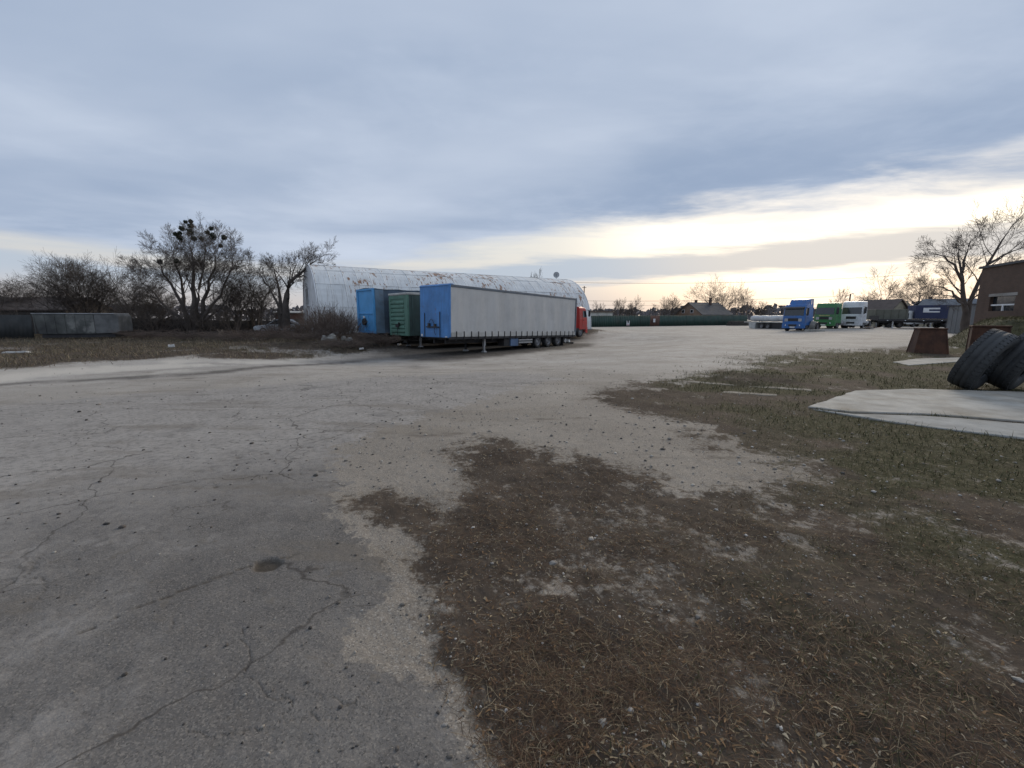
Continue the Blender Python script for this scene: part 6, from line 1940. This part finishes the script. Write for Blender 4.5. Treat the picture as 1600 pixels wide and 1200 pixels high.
# dry verge on the left
DV = [(.19, .143, .094), (.135, .104, .072), (.25, .20, .13), (.105, .10, .055), (.075, .058, .045)]
rg = np.random.default_rng(44)
n = 75000
x = rg.uniform(-46, 1, n); y = rg.uniform(13, 42, n)
m_ = ground_masks(x, y)
kp = (rg.uniform(0, 1, n) < m_['verge'] * (1 - .7 * m_['black']) * (1 - m_['sand'])) & (np.abs(np.arctan2(x, y)) < R(58))
x, y = x[kp], y[kp]; m3 = {k: v[kp] for k, v in m_.items()}
z = ground_np(x, y) + ground_relief(x, y, m3)
V, F, C = ribbons(x, y, z, rg, .30, .007, 1.25, DV, [.3, .25, .2, .15, .1], curl=.5, K=3)
o = np_mesh('dry_verge_grass', V, F, M['litter'], colors={'C': C}); tag(o, 'dry brown grass covering the left verge', 'grass', kind='stuff')
print('verge', len(x))
# tall dry brush at the hangar's foot
bushes = [(505, 30.5, 470, 'dry brush patch at the near corner of the hangar'), (528, 29.5, 478, 'dry brush patch before the hangar side wall'), (545, 28.8, 492, 'low dry brush patch left of the blue trailer'), (488, 31.5, 478, 'dry brush patch left of the hangar corner'), (470, 32, 496, 'low dry brush patch below the brick outbuilding'), (515, 28, 498, 'low dry brush patch on the rubble bank'), (455, 29.5, 505, 'low dry brush patch left of the rubble bank'), (535, 31.5, 482, 'dry brush patch close against the hangar side wall'), (495, 29, 486, 'dry brush patch before the near hangar corner'), (430, 33, 506, 'low dry brush patch before the silver car'), (570, 27.3, 517, 'low dry brush patch under the blue trailer nose'), (598, 27, 520, 'low dry brush patch between the blue and green trailers'), (400, 30, 512, 'low dry weeds on the verge before the parked car'), (360, 31, 514, 'low dry weeds on the verge right of the stump'), (300, 32, 516, 'low dry weeds on the verge before the mistletoe tree'), (480, 27, 516, 'low dry weeds on the lower slope of the bank'), (545, 25.5, 528, 'low dry weeds at the foot of the bank'), (230, 33, 514, 'low dry weeds on the verge right of the wagon')]
M['brush'] = material('dry brown brush', (.115, .085, .068), .9, var=.3, coords='World')
for k, (u, Y, vt, lab) in enumerate(bushes):
    b0 = base_at(u, Y)
    tree('dry_brush', lab, b0, max(.5, ht(vt, b0[2], Y, u)), pxw(50 if k < 12 else 80, Y), 160 + k, M['brush'], group='dry brush by the hangar', cat='brush', stems=20, stem_spread=.35, trunk_frac=.3, n=(6, 4), ratio=(.45, .5), ang=(26, 35), r0=.014, levels=2, rmin=.006, trunk_levels=1)

# pebbles
ico = []
phi = (1 + 5 ** .5) / 2
for a in (-1, 1):
    for b in (-phi, phi):
        ico += [(a, b, 0), (0, a, b), (b, 0, a)]
ICO = np.array(ico, float); ICO /= np.linalg.norm(ICO[0])
ICF = []
for i in range(12):
    for j in range(i + 1, 12):
        for k in range(j + 1, 12):
            if all(abs(np.linalg.norm(ICO[p] - ICO[q]) - 1.0515) < .02 for p, q in ((i, j), (j, k), (i, k))):
                nn = np.cross(ICO[j] - ICO[i], ICO[k] - ICO[i])
                ICF.append((i, j, k) if nn @ ICO[i] > 0 else (i, k, j))
ICF = np.array(ICF)
def pebbles(name, label, n, rmin, rmax, a0, a1, seed, key, size, cols, thr=.0):
    x, y, z, m2, rg = place(n, rmin, rmax, a0, a1, seed, key, thr)
    n = len(x)
    s = size * rg.lognormal(0, .55, n) * np.clip(np.hypot(x, y) / 4, .7, 1.5)
    sh = rg.uniform(.6, 1.3, (n, 1, 3)) * np.array([1, 1, .65])
    V = ICO[None] * sh * rg.uniform(.65, 1.3, (n, 12, 1)) * s[:, None, None]
    a = rg.uniform(0, 6.28, n)
    ca, sa = np.cos(a)[:, None], np.sin(a)[:, None]
    V = np.stack([V[..., 0] * ca - V[..., 1] * sa, V[..., 0] * sa + V[..., 1] * ca, V[..., 2]], -1)
    V += np.stack([x, y, z + s * .25], 1)[:, None, :]
    F = (ICF[None] + (np.arange(n) * 12)[:, None, None]).reshape(-1, 3)
    c = np.array(cols)[rg.integers(0, len(cols), n)] * rg.uniform(.7, 1.25, (n, 1))
    C = np.concatenate([np.repeat(c, 12, 0), np.ones((n * 12, 1))], 1)
    o = np_mesh(name, V.reshape(-1, 3), F, M['pebble'], colors={'C': C})
    tag(o, label, 'gravel', kind='stuff')
    print(name, n)
PC = [(.27, .245, .21), (.18, .165, .145), (.36, .335, .295), (.10, .092, .082)]
pebbles('loose_gravel', 'loose grey gravel along the broken asphalt edge', 9000, 1.0, 14, -50, 50, 21, lambda m: (1 - m['asph']) * (1 - m['veg']) + .10 * m['asph'], .0055, PC)
pebbles('pale_grit', 'pale stone chips scattered over the brown waste ground', 5200, 1.0, 14, -12, 64, 22, lambda m: m['veg'], .0042, [(.34, .32, .29), (.26, .24, .21), (.42, .40, .37)])
pebbles('dark_clods', 'small dark earth crumbs scattered over the asphalt', 1000, 1.0, 16, -56, 20, 23, lambda m: m['asph'] * .6, .006, [(.05, .046, .042), (.08, .07, .06)])
pebbles('yard_stones', 'small stones lying loose over the open yard', 2600, 5.0, 34, -52, 40, 24, lambda m: (1 - m['veg']) * .8, .0042, [(.20, .18, .155), (.11, .10, .088), (.30, .275, .24), (.07, .062, .055)])
# scraps of litter and a stump
M['paper'] = material('white plastic scrap', (.55, .54, .52), .6, var=.1)
def scrap(name, label, u, v, sx, sy, sz, m, ang):
    p = ong(u, v)
    o = thing(name, label, 'litter', (p.x, p.y, fz(p.x, p.y) + .01), ang)
    mb = MB()
    mb.hexa([(-sx, -sy, 0), (sx * .9, -sy * .8, .02), (sx, sy, 0), (-sx * .8, sy, .01), (-sx * .9, -sy * .7, sz), (sx * .7, -sy * .6, sz * 1.6), (sx * .9, sy * .8, sz), (-sx * .7, sy * .7, sz * 1.3)])
    mb.build('scrap_piece', m, o, bevel=.004)
scrap('white_plank', 'short white plank lying on the left verge', 26, 552, .55, .08, .06, M['paper'], .2)
scrap('white_bag', 'crumpled white bag on the verge below the mistletoe tree', 268, 543, .18, .12, .12, M['paper'], .8)
scrap('pink_rag', 'pale pinkish rag beside the tapered rusty hopper', 1497, 538, .28, .16, .10, material('faded pink rag', (.42, .33, .30), .8), .3)
scrap('white_scrap', 'white scrap on the dark soil before the green trailer', 624, 540, .16, .1, .1, M['paper'], 1.2)
scrap('white_scrap', 'white scrap on the bank before the blue box trailer', 565, 547, .14, .1, .08, M['paper'], .4)
p = ong(346, 527)
stp = thing('tree_stump', 'pale broken tree stump below the mistletoe tree', 'stump', (p.x, p.y, fz(p.x, p.y) - .05), .4)
MB().lathe_y([(0.0, 0)], (0, 0, 0), 3, False) if False else None
sm = MB(); n_s = 10
ring0 = [(math.cos(a) * .34, math.sin(a) * .34, 0) for a in [6.283 * i / n_s for i in range(n_s)]]
ring1 = [(math.cos(a) * .22, math.sin(a) * .22, .25) for a in [6.283 * i / n_s for i in range(n_s)]]
ring2 = [(math.cos(a) * .19 - .05, math.sin(a) * .19, .55 + .18 * math.sin(a * 2 + 1)) for a in [6.283 * i / n_s for i in range(n_s)]]
sm.add(ring0 + ring1 + ring2 + [(-.05, 0, .5)], [(i, (i + 1) % n_s, n_s + (i + 1) % n_s, n_s + i) for i in range(n_s)] + [(n_s + i, n_s + (i + 1) % n_s, 2 * n_s + (i + 1) % n_s, 2 * n_s + i) for i in range(n_s)] + [(2 * n_s + i, 2 * n_s + (i + 1) % n_s, 3 * n_s) for i in range(n_s)])
sm.build('stump_wood', material('split pale wood', (.20, .155, .11), .9, var=.3, vscale=5), stp)
# single stones one can point at
stones = [(865, 879, .055, 'smooth grey stone on the brown soil, largest in the middle foreground'), (845, 1190, .020, 'pale round pebble at the bottom edge centre'), (769, 882, .028, 'small grey stone left of the smooth grey one'), (1083, 758, .045, 'white chip lying at the edge of the pale dirt tongue'),
          (942, 1131, .035, 'flat pale stone half sunk near the bottom centre'), (1137, 857, .030, 'pale flat chip right of the middle soil patch'), (1590, 1066, .035, 'white chip at the right edge of the grass'), (695, 1138, .022, 'grey pebble on the asphalt edge near the bottom'), (845, 776, .030, 'small pale stone on the upper left of the brown patch')]
for k, (u, v, s, lab) in enumerate(stones):
    p = ong(u, v)
    rg2 = np.random.default_rng(500 + k)
    V = []; 
    import bmesh
    bm = bmesh.new(); bmesh.ops.create_icosphere(bm, subdivisions=3, radius=1.0)
    me = bpy.data.meshes.new('stone')
    off = rg2.uniform(0, 50, 2)
    for vv in bm.verts:
        c = vv.co
        nz_ = float(fbm(np.array([c.x * 1.9 + c.z * 1.3 + off[0]]), np.array([c.y * 1.9 - c.z * 1.1 + off[1]]), 3, 7)[0])
        vv.co = Vector((c.x * 1.15, c.y * .9, c.z * .42)) * (s * .5 * (.4 + 1.2 * nz_))
    bm.to_mesh(me); bm.free()
    for pl in me.polygons: pl.use_smooth = True
    me.materials.append(material('stone %d' % k, (.20, .19, .175) if k in (0, 2, 7) else (.30, .28, .245), .8, var=.2, vscale=20, bump=.3, bscale=60))
    o = bpy.data.objects.new('stone', me); COL.objects.link(o)
    o.location = (p.x, p.y, fz(p.x, p.y) + s * .05); o.rotation_euler = (0, 0, rg2.uniform(0, 6))
    tag(o, lab, 'stone', 'single stones on the ground')
# rubble lumps on the bank
for k, (u, v, Y, s, lab) in enumerate(((519, 530, 27.2, .34, 'pale concrete lump on the bank, left one'), (507, 533, 27.0, .26, 'pale concrete lump on the bank, lowest left'), (546, 531, 27.0, .22, 'pale rubble lump on the bank near the blue trailer'), (537, 524, 27.6, .25, 'pale rubble lump high on the bank before the brush'))):
    p = at(u, v, Y)
    m_ = MB()
    rg2 = random.Random(k)
    vs = [tuple(Vector(c) * s * rg2.uniform(.7, 1.2)) for c in ICO]
    m_.add(vs, [tuple(f) for f in ICF])
    o = m_.build('rubble_lump', M['conc_block'], None, bevel=.02)
    o.location = (p.x, p.y, fz(p.x, p.y) + s * .35); o.rotation_euler = (0, 0, k)
    tag(o, lab, 'rubble', 'rubble on the bank')

# overgrown bank before the brick building
p = at(1583, 520, 25.5)
bk = thing('overgrown_bank', 'olive green overgrown bank in front of the brick building', 'bank', (p.x, p.y, -.1), R(-40))
V, F = [], []
n1, n2 = 40, 40
def bank_z(u, v):
    h = 1.75 * smooth01(np.array((u + 3.2) / 2.6)) * smooth01(np.array((4.6 - abs(v)) / 2.6))
    return float(h) + .18 * float(fbm(np.array([u * 1.1]), np.array([v * 1.1]), 4, 3)[0])
for i in range(n1 + 1):
    for j in range(n2 + 1):
        u, v = -3.4 + 8.5 * i / n1, -5 + 10 * j / n2
        V.append((u, v, bank_z(u, v) - .12))
for i in range(n1):
    for j in range(n2):
        a = i * (n2 + 1) + j
        F.append((a, a + n2 + 1, a + n2 + 2, a + 1))
np_mesh('earth', np.array(V), np.array(F), material('mossy earth', (.075, .07, .034), .95, var=.3, vscale=1.5, bump=.6, bscale=12, dirt=.4, dirtc=(.07, .055, .035)), bk, smooth=True)
rg = np.random.default_rng(12)
n = 22000
u = rg.uniform(-3.3, 5, n); v = rg.uniform(-4.9, 4.9, n)
z = 1.75 * smooth01((u + 3.2) / 2.6) * smooth01((4.6 - np.abs(v)) / 2.6) + .18 * fbm(u * 1.1, v * 1.1, 4, 3) - .12
V, F, C = ribbons(u, v, z, rg, .22, .008, 1.3, GR + [(.14, .125, .058)], [.14, .2, .2, .1, .04, .32], curl=.6, K=3)
gb = np_mesh('grass_cover', V, F, M['litter'], bk, colors={'C': C}); gb['kind'] = 'stuff'
